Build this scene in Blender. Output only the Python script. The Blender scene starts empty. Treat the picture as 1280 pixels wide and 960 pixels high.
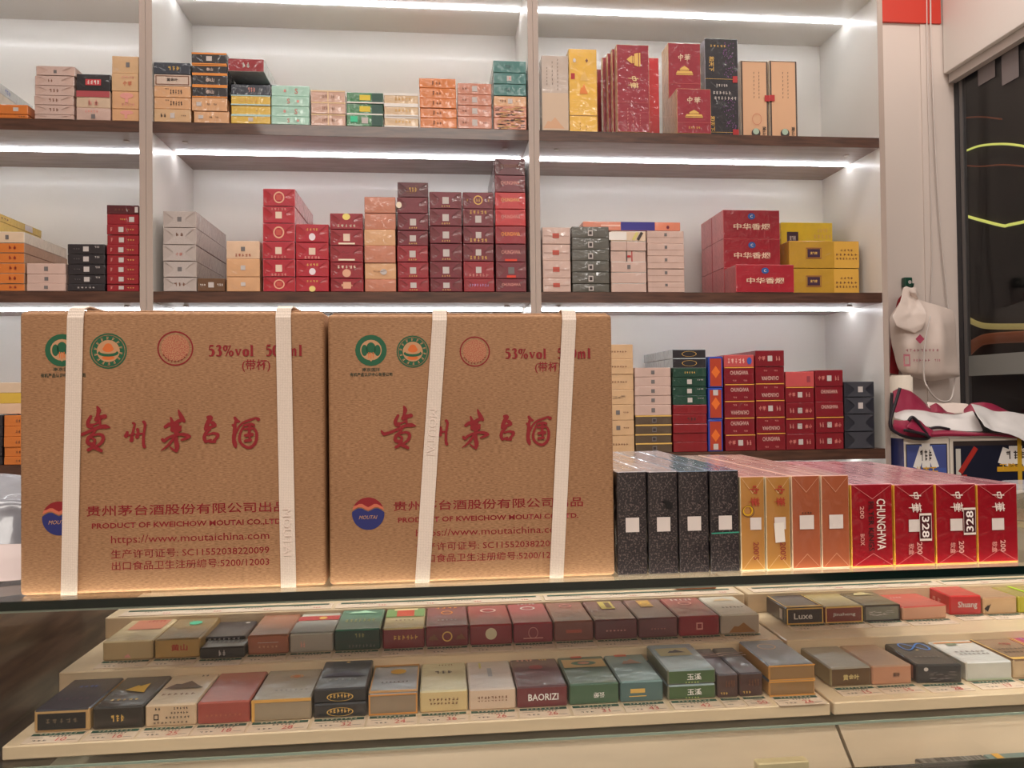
import bpy, bmesh, math, random
from mathutils import Vector, Matrix
random.seed(7)
sc = bpy.context.scene
COL = sc.collection
R = math.radians
# ------------------------------------------------------------------ camera
FOC, YAW, PIT, ROL = 943.2, R(5.508), R(0.953), R(-0.665)
CAMZ = 1.13
_f = Vector((math.sin(YAW) * math.cos(PIT), math.cos(YAW) * math.cos(PIT), math.sin(PIT)))
_r0 = Vector((math.cos(YAW), -math.sin(YAW), 0))
_u0 = _r0.cross(_f)
_r = math.cos(ROL) * _r0 + math.sin(ROL) * _u0
_u = -math.sin(ROL) * _r0 + math.cos(ROL) * _u0
cam_d = bpy.data.cameras.new('camera'); cam = bpy.data.objects.new('camera', cam_d); COL.objects.link(cam)
cam_d.sensor_width = 36; cam_d.lens = 36 * FOC / 1280; cam_d.clip_start = 0.02; cam_d.clip_end = 60
m = Matrix((_r, _u, -_f)).transposed().to_4x4(); m.translation = (0, 0, CAMZ)
cam.matrix_world = m
sc.camera = cam
# ------------------------------------------------------------------ exposure and world
sc.view_settings.view_transform = 'Standard'
sc.view_settings.look = 'None'
sc.view_settings.gamma = 1
sc.view_settings.exposure = 0.22
w = bpy.data.worlds.new('world'); sc.world = w; w.use_nodes = True
w.node_tree.nodes['Background'].inputs[0].default_value = (0.05, 0.055, 0.07, 1)
w.node_tree.nodes['Background'].inputs[1].default_value = 0.3
STRIP_POWER = 18.0
DOWN_POWER = 2.6
CASE_POWER = 16.0
PANEL_POWER = 31.0

def area(name, loc, sx, sy, power, col, rot=(0, 0, 0)):
    d = bpy.data.lights.new(name, 'AREA'); d.shape = 'RECTANGLE'; d.size = sx; d.size_y = sy; d.energy = power; d.color = col
    o = bpy.data.objects.new(name, d); COL.objects.link(o); o.location = loc; o.rotation_euler = rot
    return o
CEIL = 2.85
# the shop's ceiling panels, on the customers' side of the counter and over it, then two added fills
area('ceiling_area_light', (-0.3, -0.75, CEIL - 0.03), 1.6, 0.6, PANEL_POWER, (1.0, 0.93, 0.85))
area('ceiling_area_light', (-0.3, 1.25, CEIL - 0.03), 2.4, 0.25, PANEL_POWER * 0.5, (1.0, 0.95, 0.9))
area('ceiling_area_light', (1.32, 1.62, CEIL - 0.03), 0.35, 0.5, 7, (1.0, 0.94, 0.88))  # added fill to brighten the right wall, no known lamp here
area('ceiling_area_light', (1.0, -1.5, CEIL - 0.03), 0.6, 0.6, PANEL_POWER * 0.8, (1.0, 0.94, 0.88))  # another added fill for the right wall, set back to avoid glare

# ------------------------------------------------------------------ helpers
def ray(x, y):
    return _f + _r * ((x - 640) / FOC) - _u * ((y - 480) / FOC)
def atY(x, y, Y):
    d = ray(x, y); p = d * (Y / d.y); return Vector((p.x, p.y, p.z + CAMZ))
def atZ(x, y, Z):
    d = ray(x, y); p = d * ((Z - CAMZ) / d.z); return Vector((p.x, p.y, p.z + CAMZ))
def atX(x, y, X):
    d = ray(x, y); p = d * (X / d.x); return Vector((p.x, p.y, p.z + CAMZ))

def lin(c):
    return tuple((v / 255 / 12.92) if v / 255 <= 0.04045 else ((v / 255 + 0.055) / 1.055) ** 2.4 for v in c) + (1,)

MATS = {}
def nt(name):
    m = bpy.data.materials.new(name); m.use_nodes = True
    return m, m.node_tree, m.node_tree.nodes, m.node_tree.links, m.node_tree.nodes['Principled BSDF']

def paint(name, rgb, rough=0.5, metal=0.0, coat=0.0, emis=None, es=0.0, var=0.0, scale=30.0, bump=0.0, bscale=200.0, stretch=(1, 1, 1), rgb2=None, contrast=(0.35, 0.65), coat_bump=0.0, coat_rough=0.06):
    if name in MATS: return MATS[name]
    m, t, N, L, b = nt(name)
    b.inputs['Base Color'].default_value = lin(rgb)
    b.inputs['Roughness'].default_value = rough
    b.inputs['Metallic'].default_value = metal
    b.inputs['Coat Weight'].default_value = coat
    b.inputs['Coat Roughness'].default_value = coat_rough
    if emis:
        b.inputs['Emission Color'].default_value = lin(emis); b.inputs['Emission Strength'].default_value = es
    tc = mp = None
    if var or bump or rgb2 or coat_bump:
        tc = N.new('ShaderNodeTexCoord'); mp = N.new('ShaderNodeMapping'); mp.inputs['Scale'].default_value = stretch
        L.new(tc.outputs['Object'], mp.inputs['Vector'])
    if var or rgb2:
        n = N.new('ShaderNodeTexNoise'); n.inputs['Scale'].default_value = scale; n.inputs['Detail'].default_value = 4
        L.new(mp.outputs[0], n.inputs['Vector'])
        r = N.new('ShaderNodeValToRGB'); L.new(n.outputs[0], r.inputs[0])
        c = lin(rgb); d = lin(rgb2) if rgb2 else tuple(v * (1 - var) for v in c[:3]) + (1,)
        r.color_ramp.elements[0].position = contrast[0]; r.color_ramp.elements[1].position = contrast[1]
        r.color_ramp.elements[0].color = d; r.color_ramp.elements[1].color = c
        L.new(r.outputs[0], b.inputs['Base Color'])
    if bump:
        n2 = N.new('ShaderNodeTexNoise'); n2.inputs['Scale'].default_value = bscale; n2.inputs['Detail'].default_value = 3
        L.new(mp.outputs[0], n2.inputs['Vector'])
        bp = N.new('ShaderNodeBump'); bp.inputs['Strength'].default_value = bump; bp.inputs['Distance'].default_value = 0.002
        L.new(n2.outputs[0], bp.inputs['Height']); L.new(bp.outputs[0], b.inputs['Normal'])
    if coat_bump:
        n3 = N.new('ShaderNodeTexNoise'); n3.inputs['Scale'].default_value = 38; n3.inputs['Detail'].default_value = 2.5; n3.inputs['Distortion'].default_value = 1.2
        L.new(mp.outputs[0], n3.inputs['Vector'])
        bp = N.new('ShaderNodeBump'); bp.inputs['Strength'].default_value = coat_bump; bp.inputs['Distance'].default_value = 0.006
        L.new(n3.outputs[0], bp.inputs['Height']); L.new(bp.outputs[0], b.inputs['Coat Normal'])
    MATS[name] = m
    return m

def film(rgb, rough=0.38, metal=0.0, var=0.12, scale=22, rgb2=None, cb=0.55, coat=0.9):
    """card print under clear cellophane wrap"""
    k = 'wrapped card %d %d %d %.2f %.2f %s %.2f' % (*rgb, metal, rough, rgb2, cb)
    return paint(k, rgb, rough=rough, metal=metal, coat=coat, var=var, scale=scale, rgb2=rgb2, coat_bump=cb)
def ink(rgb, rough=0.45, metal=0.0):
    return paint('ink %d %d %d %.1f' % (*rgb, metal), rgb, rough=rough, metal=metal)

def link(o, parent=None):
    COL.objects.link(o)
    if parent is not None: o.parent = parent
    return o
def tag(o, label=None, cat=None, group=None, kind=None):
    if label: o['label'] = label
    if cat: o['category'] = cat
    if group: o['group'] = group
    if kind: o['kind'] = kind
    return o
def mesh_obj(name, me, parent=None, mats=()):
    o = bpy.data.objects.new(name, me)
    for mm in mats: me.materials.append(mm)
    return link(o, parent)
def from_data(name, v, f, mat, parent=None, smooth=False):
    me = bpy.data.meshes.new(name); me.from_pydata([tuple(p) for p in v], [], f); me.update()
    if smooth: me.polygons.foreach_set('use_smooth', [True] * len(me.polygons))
    return mesh_obj(name, me, parent, (mat,))
BOXF = [(0, 3, 2, 1), (4, 5, 6, 7), (0, 1, 5, 4), (1, 2, 6, 5), (2, 3, 7, 6), (3, 0, 4, 7)]
def box(name, a, b, mat, parent=None, bevel=0.0, seg=2, kind=None):
    x0, y0, z0 = a; x1, y1, z1 = b
    bm = bmesh.new()
    vs = [bm.verts.new(p) for p in ((x0, y0, z0), (x1, y0, z0), (x1, y1, z0), (x0, y1, z0), (x0, y0, z1), (x1, y0, z1), (x1, y1, z1), (x0, y1, z1))]
    for f in BOXF: bm.faces.new([vs[i] for i in f])
    if bevel: bmesh.ops.bevel(bm, geom=bm.edges[:], offset=bevel, segments=seg, affect='EDGES', profile=0.6)
    me = bpy.data.meshes.new(name); bm.to_mesh(me); bm.free()
    o = mesh_obj(name, me, parent, (mat,))
    if kind: o['kind'] = kind
    return o
def tube(name, pts, r, mat, parent=None, res=8, cyclic=False):
    """swept round tube through points"""
    pts = [Vector(p) for p in pts]
    # Catmull-Rom resample
    P = []
    n = len(pts)
    for i in range(n - 1):
        p0, p1, p2, p3 = pts[max(i - 1, 0)], pts[i], pts[i + 1], pts[min(i + 2, n - 1)]
        for k in range(6):
            t = k / 6
            P.append(0.5 * ((2 * p1) + (p2 - p0) * t + (2 * p0 - 5 * p1 + 4 * p2 - p3) * t * t + (3 * p1 - p0 - 3 * p2 + p3) * t ** 3))
    P.append(pts[-1])
    V = []; F = []
    for i, p in enumerate(P):
        d = (P[min(i + 1, len(P) - 1)] - P[max(i - 1, 0)]).normalized()
        a = d.cross(Vector((0, 0.3, 1))).normalized()
        if a.length < 0.5: a = Vector((1, 0, 0))
        b = d.cross(a)
        for k in range(res):
            an = 2 * math.pi * k / res
            V.append(p + (a * math.cos(an) + b * math.sin(an)) * r)
        if i:
            for k in range(res):
                F.append(((i - 1) * res + k, (i - 1) * res + (k + 1) % res, i * res + (k + 1) % res, i * res + k))
    F.append(tuple(range(res))[::-1]); F.append(tuple(range(len(V) - res, len(V))))
    return from_data(name, V, F, mat, parent, True)
def loft(name, lines, mat, parent=None, th=0.0012, sub=2, noise=0.0, nscale=18.0, per=7):
    """cloth-like sheet through polylines of world points"""
    V = []; F = []
    def resamp(l, n):
        l = [Vector(p) for p in l]; d = [0]
        for i in range(1, len(l)): d.append(d[-1] + (l[i] - l[i - 1]).length)
        out = []
        for k in range(n):
            t = d[-1] * k / (n - 1); i = 0
            while i < len(l) - 2 and d[i + 1] < t: i += 1
            q = (t - d[i]) / max(d[i + 1] - d[i], 1e-9); out.append(l[i].lerp(l[i + 1], q))
        return out
    n = per * 3 + 1
    rows = [resamp(l, n) for l in lines]
    full = []
    for i in range(len(rows) - 1):
        for k in range(4):
            full.append([rows[i][j].lerp(rows[i + 1][j], k / 4) for j in range(n)])
    full.append(rows[-1])
    from mathutils import noise as mn
    for r_ in full:
        for p in r_:
            q = p + mn.noise_vector(p * nscale) * noise + mn.noise_vector(p * nscale * 2.7) * noise * 0.4
            V.append(q)
    for i in range(len(full) - 1):
        for j in range(n - 1):
            F.append((i * n + j, i * n + j + 1, (i + 1) * n + j + 1, (i + 1) * n + j))
    o = from_data(name, V, F, mat, parent, True)
    s = o.modifiers.new('thickness', 'SOLIDIFY'); s.thickness = th
    if sub:
        s = o.modifiers.new('smooth', 'SUBSURF'); s.levels = 1; s.render_levels = 1
    return o

# --- text, as flat meshes cached per string
TXT = {}
# hand-drawn glyphs: strokes as (x, y, half width) on a 100 x 100 square, y up
HAND = {
 '中': (70, [[(8, 70, 5), (12, 40, 5)], [(8, 68, 3), (35, 74, 4), (62, 76, 5), (58, 48, 4)], [(12, 42, 3), (56, 48, 3)], [(36, 100, 6), (35, 60, 4), (33, 20, 4), (32, 0, 1)]]),
 '華': (86, [[(4, 84, 3), (44, 88, 4), (82, 92, 3)], [(26, 98, 4), (28, 76, 3)], [(60, 100, 4), (54, 78, 3)], [(12, 70, 3), (74, 75, 3)], [(22, 72, 3), (24, 48, 3)], [(62, 74, 3), (58, 50, 3)], [(2, 56, 3), (44, 61, 5), (84, 64, 3)], [(14, 44, 3), (70, 48, 3)], [(6, 28, 3), (40, 33, 5), (80, 36, 3)], [(43, 78, 4), (42, 40, 5), (41, 0, 2)]]),
 '5': (50, [[(12, 96, 6), (44, 98, 6)], [(13, 98, 3), (9, 60, 3)], [(9, 60, 3), (26, 64, 5), (40, 50, 8), (42, 30, 9), (32, 8, 6), (16, 3, 4), (7, 10, 5)]]),
 '3': (50, [[(7, 84, 5), (16, 97, 4), (30, 97, 6), (38, 84, 8), (34, 68, 6), (20, 56, 3)], [(20, 56, 3), (34, 52, 6), (42, 32, 9), (36, 10, 7), (20, 3, 4), (6, 10, 5)]]),
 '0': (52, [[(26, 99, 4), (11, 80, 7), (8, 50, 8), (11, 20, 7), (26, 1, 4), (41, 20, 7), (44, 50, 8), (41, 80, 7), (26, 99, 4)]]),
 '%': (92, [[(20, 98, 3), (8, 84, 5), (8, 64, 5), (20, 50, 3), (31, 64, 5), (31, 84, 5), (20, 98, 3)], [(70, 50, 3), (58, 36, 5), (58, 16, 5), (70, 2, 3), (82, 16, 5), (82, 36, 5), (70, 50, 3)], [(66, 100, 3), (24, 0, 3)], [(20, 98, 3), (50, 92, 2), (66, 98, 3)]]),
 'v': (54, [[(8, 60, 6), (26, 6, 6)], [(45, 60, 3), (28, 4, 3)], [(0, 62, 3), (18, 62, 3)], [(36, 62, 3), (54, 62, 3)]]),
 'o': (50, [[(25, 64, 3), (10, 50, 7), (8, 32, 8), (11, 12, 7), (25, 1, 3), (39, 12, 7), (42, 32, 8), (40, 50, 7), (25, 64, 3)]]),
 'l': (28, [[(14, 100, 7), (14, 2, 7)], [(1, 2, 3), (27, 2, 3)], [(2, 98, 3), (12, 98, 3)]]),
 'm': (84, [[(12, 62, 6), (12, 2, 6)], [(14, 50, 3), (28, 64, 5), (38, 52, 6), (38, 2, 6)], [(40, 50, 3), (56, 64, 5), (66, 52, 6), (66, 2, 6)], [(0, 2, 3), (22, 2, 3)], [(30, 2, 3), (46, 2, 3)], [(58, 2, 3), (76, 2, 3)], [(2, 62, 3), (10, 62, 3)]]),
 ' ': (34, [])}
def hand_mesh(s):
    V = []; F = []; x0 = 0; lay = 0
    for ch in s:
        wch, sts = HAND[ch]
        for st in sts:
            pts = []; n = len(st)
            for i in range(n - 1):
                p0, p1, p2, p3 = st[max(i - 1, 0)], st[i], st[i + 1], st[min(i + 2, n - 1)]
                for k in range(4):
                    t = k / 4; pts.append(tuple(.5 * (2 * p1[c] + (p2[c] - p0[c]) * t + (2 * p0[c] - 5 * p1[c] + 4 * p2[c] - p3[c]) * t ** 2 + (3 * p1[c] - p0[c] - 3 * p2[c] + p3[c]) * t ** 3) for c in range(3)))
            pts.append(st[-1]); b = len(V); lay += 1
            for i, (x, y, r) in enumerate(pts):
                a_ = pts[max(i - 1, 0)]; c_ = pts[min(i + 1, len(pts) - 1)]; dx, dy = c_[0] - a_[0], c_[1] - a_[1]; l = math.hypot(dx, dy) or 1
                e_ = -lay * .00002; r = r * (1.45 if 'vol' in s else 1.1)
                V.append((x0 + x - dy / l * r, e_, y + dx / l * r)); V.append((x0 + x + dy / l * r, e_, y - dx / l * r))
            for i in range(len(pts) - 1): F.append((b + 2 * i, b + 2 * i + 1, b + 2 * i + 3, b + 2 * i + 2))
        x0 += wch + 12
    me = bpy.data.meshes.new('lettering')
    xs = [v[0] for v in V]; zs = [v[2] for v in V]; xa, xb, za, zb = min(xs), max(xs), min(zs), max(zs)
    me.from_pydata([((v[0] - (xa + xb) / 2) / (xb - xa), v[1], (v[2] - (za + zb) / 2) / (zb - za)) for v in V], [], F); me.update()
    for p in me.polygons:
        if p.normal.y > 0: p.flip()
    return me, (xb - xa) / (zb - za)
def text_mesh(s, bold=0.0, space=1.0, shear=0.0):
    k = (s, bold, space, shear)
    if k in TXT: return TXT[k]
    s = s.replace('中华', '中華') if s == '中华' else s
    if all(c in HAND for c in s) and (len(s) == 1 or s == '中華' or 'vol' in s):
        TXT[k] = hand_mesh(s); return TXT[k]
    c = bpy.data.curves.new('lettering', 'FONT'); c.body = s; c.resolution_u = 2; c.offset = bold; c.space_character = space; c.shear = shear
    c.fill_mode = 'FRONT'
    o = bpy.data.objects.new('lettering', c); COL.objects.link(o)
    bpy.context.view_layer.update()
    me = bpy.data.meshes.new_from_object(o.evaluated_get(bpy.context.evaluated_depsgraph_get()))
    bpy.data.objects.remove(o)
    xs = [v.co.x for v in me.vertices]; ys = [v.co.y for v in me.vertices]
    x0, x1, y0, y1 = min(xs), max(xs), min(ys), max(ys)
    for v in me.vertices:   # unit box centred on 0, in the XZ plane facing -Y
        v.co = Vector(((v.co.x - (x0 + x1) / 2) / (x1 - x0), 0, (v.co.y - (y0 + y1) / 2) / (y1 - y0)))
    me.materials.clear()
    TXT[k] = (me, (x1 - x0) / (y1 - y0))
    return TXT[k]
TXM = {}
def text_obj(s, mat, w, h, loc, parent=None, rot=0.0, face='F', bold=0.0, space=1.0, shear=0.0, name='printed_text'):
    me, asp = text_mesh(s, bold, space, shear)
    if w is None: w = h * asp
    if h is None: h = w / asp
    k = (s, bold, space, shear, mat.name)
    if k not in TXM:
        m2 = me.copy(); m2.materials.append(mat); TXM[k] = m2
    o = bpy.data.objects.new(name, TXM[k]); link(o, parent)
    o.scale = (w, 1, h); o.location = loc
    rx = R(-90) if face == 'T' else 0
    if face == 'L':
        o.matrix_local = Matrix.Translation(loc) @ Matrix.Rotation(R(-90), 4, 'Z') @ Matrix.Rotation(rot, 4, 'Y') @ Matrix.Diagonal((w, 1, h, 1))
    elif face == 'Rt':
        o.matrix_local = Matrix.Translation(loc) @ Matrix.Rotation(R(90), 4, 'Z') @ Matrix.Rotation(rot, 4, 'Y') @ Matrix.Diagonal((w, 1, h, 1))
    else:
        o.matrix_local = Matrix.Translation(loc) @ Matrix.Rotation(rx, 4, 'X') @ Matrix.Rotation(rot, 4, 'Y') @ Matrix.Diagonal((w, 1, h, 1))
    return o
# --- shared unit shapes for printed patches
SH = {}
def shape_mesh(kind, mat):
    k = (kind, mat.name)
    if k in SH: return SH[k]
    V = []; F = []
    def disc(cx, cz, rx, rz, n=20):
        s = len(V); V.extend([(cx + rx * math.cos(2 * math.pi * i / n), 0, cz + rz * math.sin(2 * math.pi * i / n)) for i in range(n)]); F.append(tuple(range(s, s + n)))
    def rect(x0, z0, x1, z1):
        s = len(V); V.extend([(x0, 0, z0), (x1, 0, z0), (x1, 0, z1), (x0, 0, z1)]); F.append((s, s + 1, s + 2, s + 3))
    def ring(r0, r1, n=28, sx=1.0, sz=1.0):
        s = len(V)
        for i in range(n):
            a = 2 * math.pi * i / n
            V.append((r0 * sx * math.cos(a), 0, r0 * sz * math.sin(a))); V.append((r1 * sx * math.cos(a), 0, r1 * sz * math.sin(a)))
        for i in range(n):
            j = (i + 1) % n; F.append((s + 2 * i, s + 2 * i + 1, s + 2 * j + 1, s + 2 * j))
    rr = random.Random(hash(kind) % 1000 if False else sum(map(ord, kind)))
    if kind == 'rect': rect(-.5, -.5, .5, .5)
    elif kind == 'disc': disc(0, 0, .5, .5)
    elif kind == 'ring': ring(.5, .38)
    elif kind == 'thinring': ring(.5, .46)
    elif kind == 'frame':
        rect(-.5, -.5, .5, -.42); rect(-.5, .42, .5, .5); rect(-.5, -.42, -.47, .42); rect(.47, -.42, .5, .42)
    elif kind == 'sqring':
        rect(-.5, -.5, .5, -.32); rect(-.5, .32, .5, .5); rect(-.5, -.32, -.32, .32); rect(.32, -.32, .5, .32)
    elif kind.startswith('marks'):      # a line of unreadably small print
        n = int(kind[5:]); 
        for i in range(n):
            c = (i + .5) / n - .5; ww = .7 / n
            for q in range(3):
                z = rr.uniform(-.4, .3); rect(c - ww / 2 + rr.uniform(0, ww * .3), z, c + ww / 2 - rr.uniform(0, ww * .3), z + rr.uniform(.12, .2))
            x = c + rr.uniform(-.3, .3) * ww; rect(x - ww * .12, -.5, x + ww * .12, .5)
    elif kind == 'temple':              # gate tower emblem: roof, hall, base
        V.extend([(-.3, 0, .1), (.3, 0, .1), (.18, 0, .3), (0, 0, .5), (-.18, 0, .3)]); F.append((0, 1, 2, 3, 4))
        rect(-.26, -.02, .26, .07); s = len(V); V.extend([(-.5, 0, -.34), (.5, 0, -.34), (.42, 0, -.06), (-.42, 0, -.06)]); F.append((s, s + 1, s + 2, s + 3)); rect(-.5, -.5, .5, -.4)
    elif kind == 'diamond':
        V.extend([(0, 0, -.5), (.5, 0, 0), (0, 0, .5), (-.5, 0, 0)]); F.append((0, 1, 2, 3))
    elif kind == 'hill':
        V.extend([(-.5, 0, -.5), (.5, 0, -.5), (.3, 0, -.1), (.05, 0, .5), (-.15, 0, .1), (-.3, 0, .15)]); F.append((0, 1, 2, 3, 4, 5))
    elif kind == 'swirl':
        n = 40
        for i in range(n + 1):
            a = i / n * 2 * math.pi; x = math.sin(a) * .45; z = math.sin(2 * a) * .45; dx = math.cos(a) * .45; dz = math.cos(2 * a) * .9; l = math.hypot(dx, dz) or 1
            V.append((x - dz / l * .03, 0, z + dx / l * .05)); V.append((x + dz / l * .03, 0, z - dx / l * .05))
        for i in range(n): F.append((2 * i, 2 * i + 1, 2 * i + 3, 2 * i + 2))
    elif kind == 'speck':               # busy printed pattern
        for i in range(70):
            x, z = rr.uniform(-.48, .42), rr.uniform(-.48, .44); rect(x, z, x + rr.uniform(.02, .07), z + rr.uniform(.01, .04))
    elif kind == 'streak':
        for i in range(26):
            x, z = rr.uniform(-.5, .25), rr.uniform(-.48, .42); rect(x, z, x + rr.uniform(.08, .25), z + rr.uniform(.03, .07))
    elif kind == 'hourglass':           # overlapping flaps of the wrapping film
        V.extend([(-.47, 0, .5), (.47, 0, .5), (.2, 0, .06), (.2, 0, -.06), (.47, 0, -.5), (-.47, 0, -.5), (-.2, 0, -.06), (-.2, 0, .06)]); F.append((0, 1, 2, 7)); F.append((7, 2, 3, 6)); F.append((6, 3, 4, 5))
    elif kind == 'fold':                # flap of the wrapping film: a triangle with a bright crease
        V.extend([(-.5, 0, .5), (-.485, 0, .5), (0, -0.0, .015), (.485, 0, .5), (.5, 0, .5), (0, 0, -.01)]); F.append((0, 5, 2, 1)); F.append((5, 4, 3, 2))
    me = bpy.data.meshes.new(kind); me.from_pydata(V, [], F); me.update()
    # make faces look towards -Y
    for p in me.polygons:
        if p.normal.y > 0: p.flip()
    me.materials.append(mat); SH[k] = me
    return me
NAMES = {'rect': 'printed_panel', 'disc': 'round_emblem', 'ring': 'ring_emblem', 'thinring': 'ring_emblem', 'frame': 'printed_border', 'sqring': 'square_emblem', 'temple': 'tower_emblem', 'diamond': 'diamond_emblem', 'hill': 'landscape_print', 'swirl': 'swirl_print', 'speck': 'speckled_print', 'streak': 'striped_print', 'fold': 'film_fold'}
def patch(kind, mat, w, h, loc, parent, rot=0.0, face='F', name=None):
    o = bpy.data.objects.new(name or NAMES.get(kind, 'small_print'), shape_mesh(kind, mat)); link(o, parent)
    M = Matrix.Translation(loc)
    if face == 'T': M = M @ Matrix.Rotation(R(-90), 4, 'X')
    if face == 'L': M = M @ Matrix.Rotation(R(-90), 4, 'Z')
    if face == 'Rt': M = M @ Matrix.Rotation(R(90), 4, 'Z')
    o.matrix_local = M @ Matrix.Rotation(rot, 4, 'Y') @ Matrix.Diagonal((w, 1, h, 1))
    return o

def carton(name, label, cat, group, xc, yf, z0, w, h, d, mats, fold=0.0, decor=(), rz=0.0, bevel=0.0011, tilt=0.0):
    """wrapped box; its origin is the middle of the lower front edge. mats = front, sides, top"""
    bm = bmesh.new()
    vs = [bm.verts.new(p) for p in ((-w / 2, 0, 0), (w / 2, 0, 0), (w / 2, d, 0), (-w / 2, d, 0), (-w / 2, 0, h), (w / 2, 0, h), (w / 2, d, h), (-w / 2, d, h))]
    for f in BOXF: bm.faces.new([vs[i] for i in f])
    bmesh.ops.bevel(bm, geom=bm.edges[:], offset=bevel, segments=1, affect='EDGES')
    bm.normal_update()
    for f in bm.faces:
        n = f.normal
        f.material_index = 0 if n.y < -0.9 else (2 if n.z > 0.6 else 1)
    if fold:
        fr = [f for f in bm.faces if f.normal.y < -0.99]
        bmesh.ops.poke(bm, faces=fr, offset=fold)
    me = bpy.data.meshes.new(name); bm.to_mesh(me); bm.free()
    o = mesh_obj(name, me, None, mats)
    o.location = (xc, yf, z0); o.rotation_euler = (0, tilt, rz)
    tag(o, label, cat, group)
    e = fold + 0.0006
    lay = 0
    for q in decor:
        k = q[0]; lay += 1
        off = e + lay * 0.00012
        face = 'F'
        if k[0] in 'TLR' and len(k) > 1 and k[1] == ':': face = k[0]; k = k[2:]
        def L3(u, v):
            if face == 'F': return (u * w, -off, v * h)
            if face == 'T': return (u * w, v * d, h + 0.0004 + lay * 0.00012)
            if face == 'L': return (-w / 2 - 0.0004 - lay * 0.00012, u * d, v * h)
            return (w / 2 + 0.0004 + lay * 0.00012, u * d, v * h)
        W = d if face in 'LR' else w
        H = d if face == 'T' else h
        fc = 'Rt' if face == 'R' else face
        if k == 't':    # text: ('t', string, u, v, height fraction, material, rotation degrees, width fraction)
            s, u, v, hf, mt = q[1:6]; rot = q[6] if len(q) > 6 else 0; wf = q[7] if len(q) > 7 else None
            if abs(abs(rot) - 90) < 1: text_obj(s, mt, None if wf is None else wf * H, hf * W, L3(u, v), o, R(rot), fc, bold=0.015)
            else: text_obj(s, mt, None if wf is None else wf * W, hf * H, L3(u, v), o, R(rot), fc, bold=0.015)
        else:           # patch: (kind, u, v, w fraction, h fraction, material, rotation, name)
            u, v, wf, hf, mt = q[1:6]; rot = q[6] if len(q) > 6 else 0; nm = q[7] if len(q) > 7 else None
            patch(k, mt, wf * W, hf * H, L3(u, v), o, R(rot), fc, nm)
    return o

# ------------------------------------------------------------------ materials of the place
white_board = paint('white laminate', (226, 222, 216), rough=0.35, coat=0.15)
board_edge = paint('mauve edge banding', (176, 158, 148), rough=0.4)
walnut = paint('walnut laminate', (92, 60, 46), rough=0.38, coat=0.3, rgb2=(66, 41, 32), scale=14, stretch=(1, 9, 9))
under_mat = paint('mauve grey underside', (150, 128, 120), rough=.35, coat=.3, rgb2=(130, 108, 100), scale=9, stretch=(1, 6, 6))
ceiling_paint = paint('ceiling paint', (235, 232, 226), rough=0.7)
floor_tile = paint('floor tile', (178, 168, 156), rough=0.3, var=0.2, scale=6)
wall_paint = paint('pale pink wall paint', (222, 208, 200), rough=0.55, bump=0.05)
red_board = paint('red board', (206, 58, 42), rough=0.4)
alum = paint('grey aluminium', (120, 118, 118), rough=0.35, metal=0.7)
dark_frame = paint('dark grey frame', (52, 52, 56), rough=0.4, metal=0.3)
strip_mat = paint('led strip', (255, 255, 255), emis=(246, 250, 255), es=STRIP_POWER)
lamp_mat = paint('downlight lens', (255, 250, 240), emis=(255, 246, 232), es=6)
rack_mat = paint('cream riser board', (226, 200, 168), rough=0.32, coat=0.3, var=0.08, scale=9, stretch=(1, 6, 6))
wood_side = paint('dark wood veneer', (112, 84, 70), rough=0.35, coat=0.4, rgb2=(66, 44, 36), scale=9, stretch=(6, 1.2, 8))
rail_green = paint('dark green glass edge', (8, 26, 20), rough=0.12, coat=0.8)

def glass_mat(name, tint, rough=0.0, refl=1.0):
    m, t, N, L, b = nt(name)
    N.remove(b); out = N['Material Output']
    tr = N.new('ShaderNodeBsdfTransparent'); tr.inputs[0].default_value = tint
    gl = N.new('ShaderNodeBsdfGlossy'); gl.inputs['Roughness'].default_value = rough; gl.inputs[0].default_value = (refl, refl, refl, 1)
    lw = N.new('ShaderNodeLayerWeight'); lw.inputs['Blend'].default_value = 0.5
    pw = N.new('ShaderNodeMath'); pw.operation = 'POWER'; pw.inputs[1].default_value = 5; L.new(lw.outputs['Facing'], pw.inputs[0])
    fr = N.new('ShaderNodeMath'); fr.operation = 'MULTIPLY_ADD'; fr.inputs[1].default_value = 0.96; fr.inputs[2].default_value = 0.022; L.new(pw.outputs[0], fr.inputs[0])
    mx = N.new('ShaderNodeMixShader'); L.new(fr.outputs[0], mx.inputs[0]); L.new(tr.outputs[0], mx.inputs[1]); L.new(gl.outputs[0], mx.inputs[2])
    L.new(mx.outputs[0], out.inputs[0])
    return m
clear_glass = glass_mat('clear glass', (0.97, 0.985, 0.975, 1))
window_glass = glass_mat('window glass', (0.9, 0.9, 0.9, 1))
bright_edge = paint('polished pale green glass edge', (158, 174, 160), rough=0.15, coat=0.6)

# ------------------------------------------------------------------ room shell
XW = 1.715; YB = 2.345
box('floor', (-3.2, -2.6, -0.05), (XW + 1.6, YB + 0.1, 0), floor_tile, kind='structure')
box('ceiling', (-3.2, -2.6, CEIL), (XW + 0.15, YB + 0.1, CEIL + 0.05), ceiling_paint, kind='structure')
box('wall_back', (-3.2, YB, 0), (XW + 0.012, YB + 0.1, CEIL), wall_paint, kind='structure')
box('wall_left', (-3.3, -2.6, 0), (-3.2, YB + 0.1, CEIL), wall_paint, kind='structure')
box('wall_front', (-3.2, -2.7, 0), (XW + 0.12, -2.6, CEIL), wall_paint, kind='structure')
ZH = atY(1195, 95, 2.33).z      # window head
box('wall_right', (XW, -2.6, ZH), (XW + 0.03, YB - .0005, CEIL), wall_paint, kind='structure')
box('trim_1', (XW - 0.004, -2.6, 0), (XW + 0.03, YB - .0005, 0.25), wall_paint, kind='structure')
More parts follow.
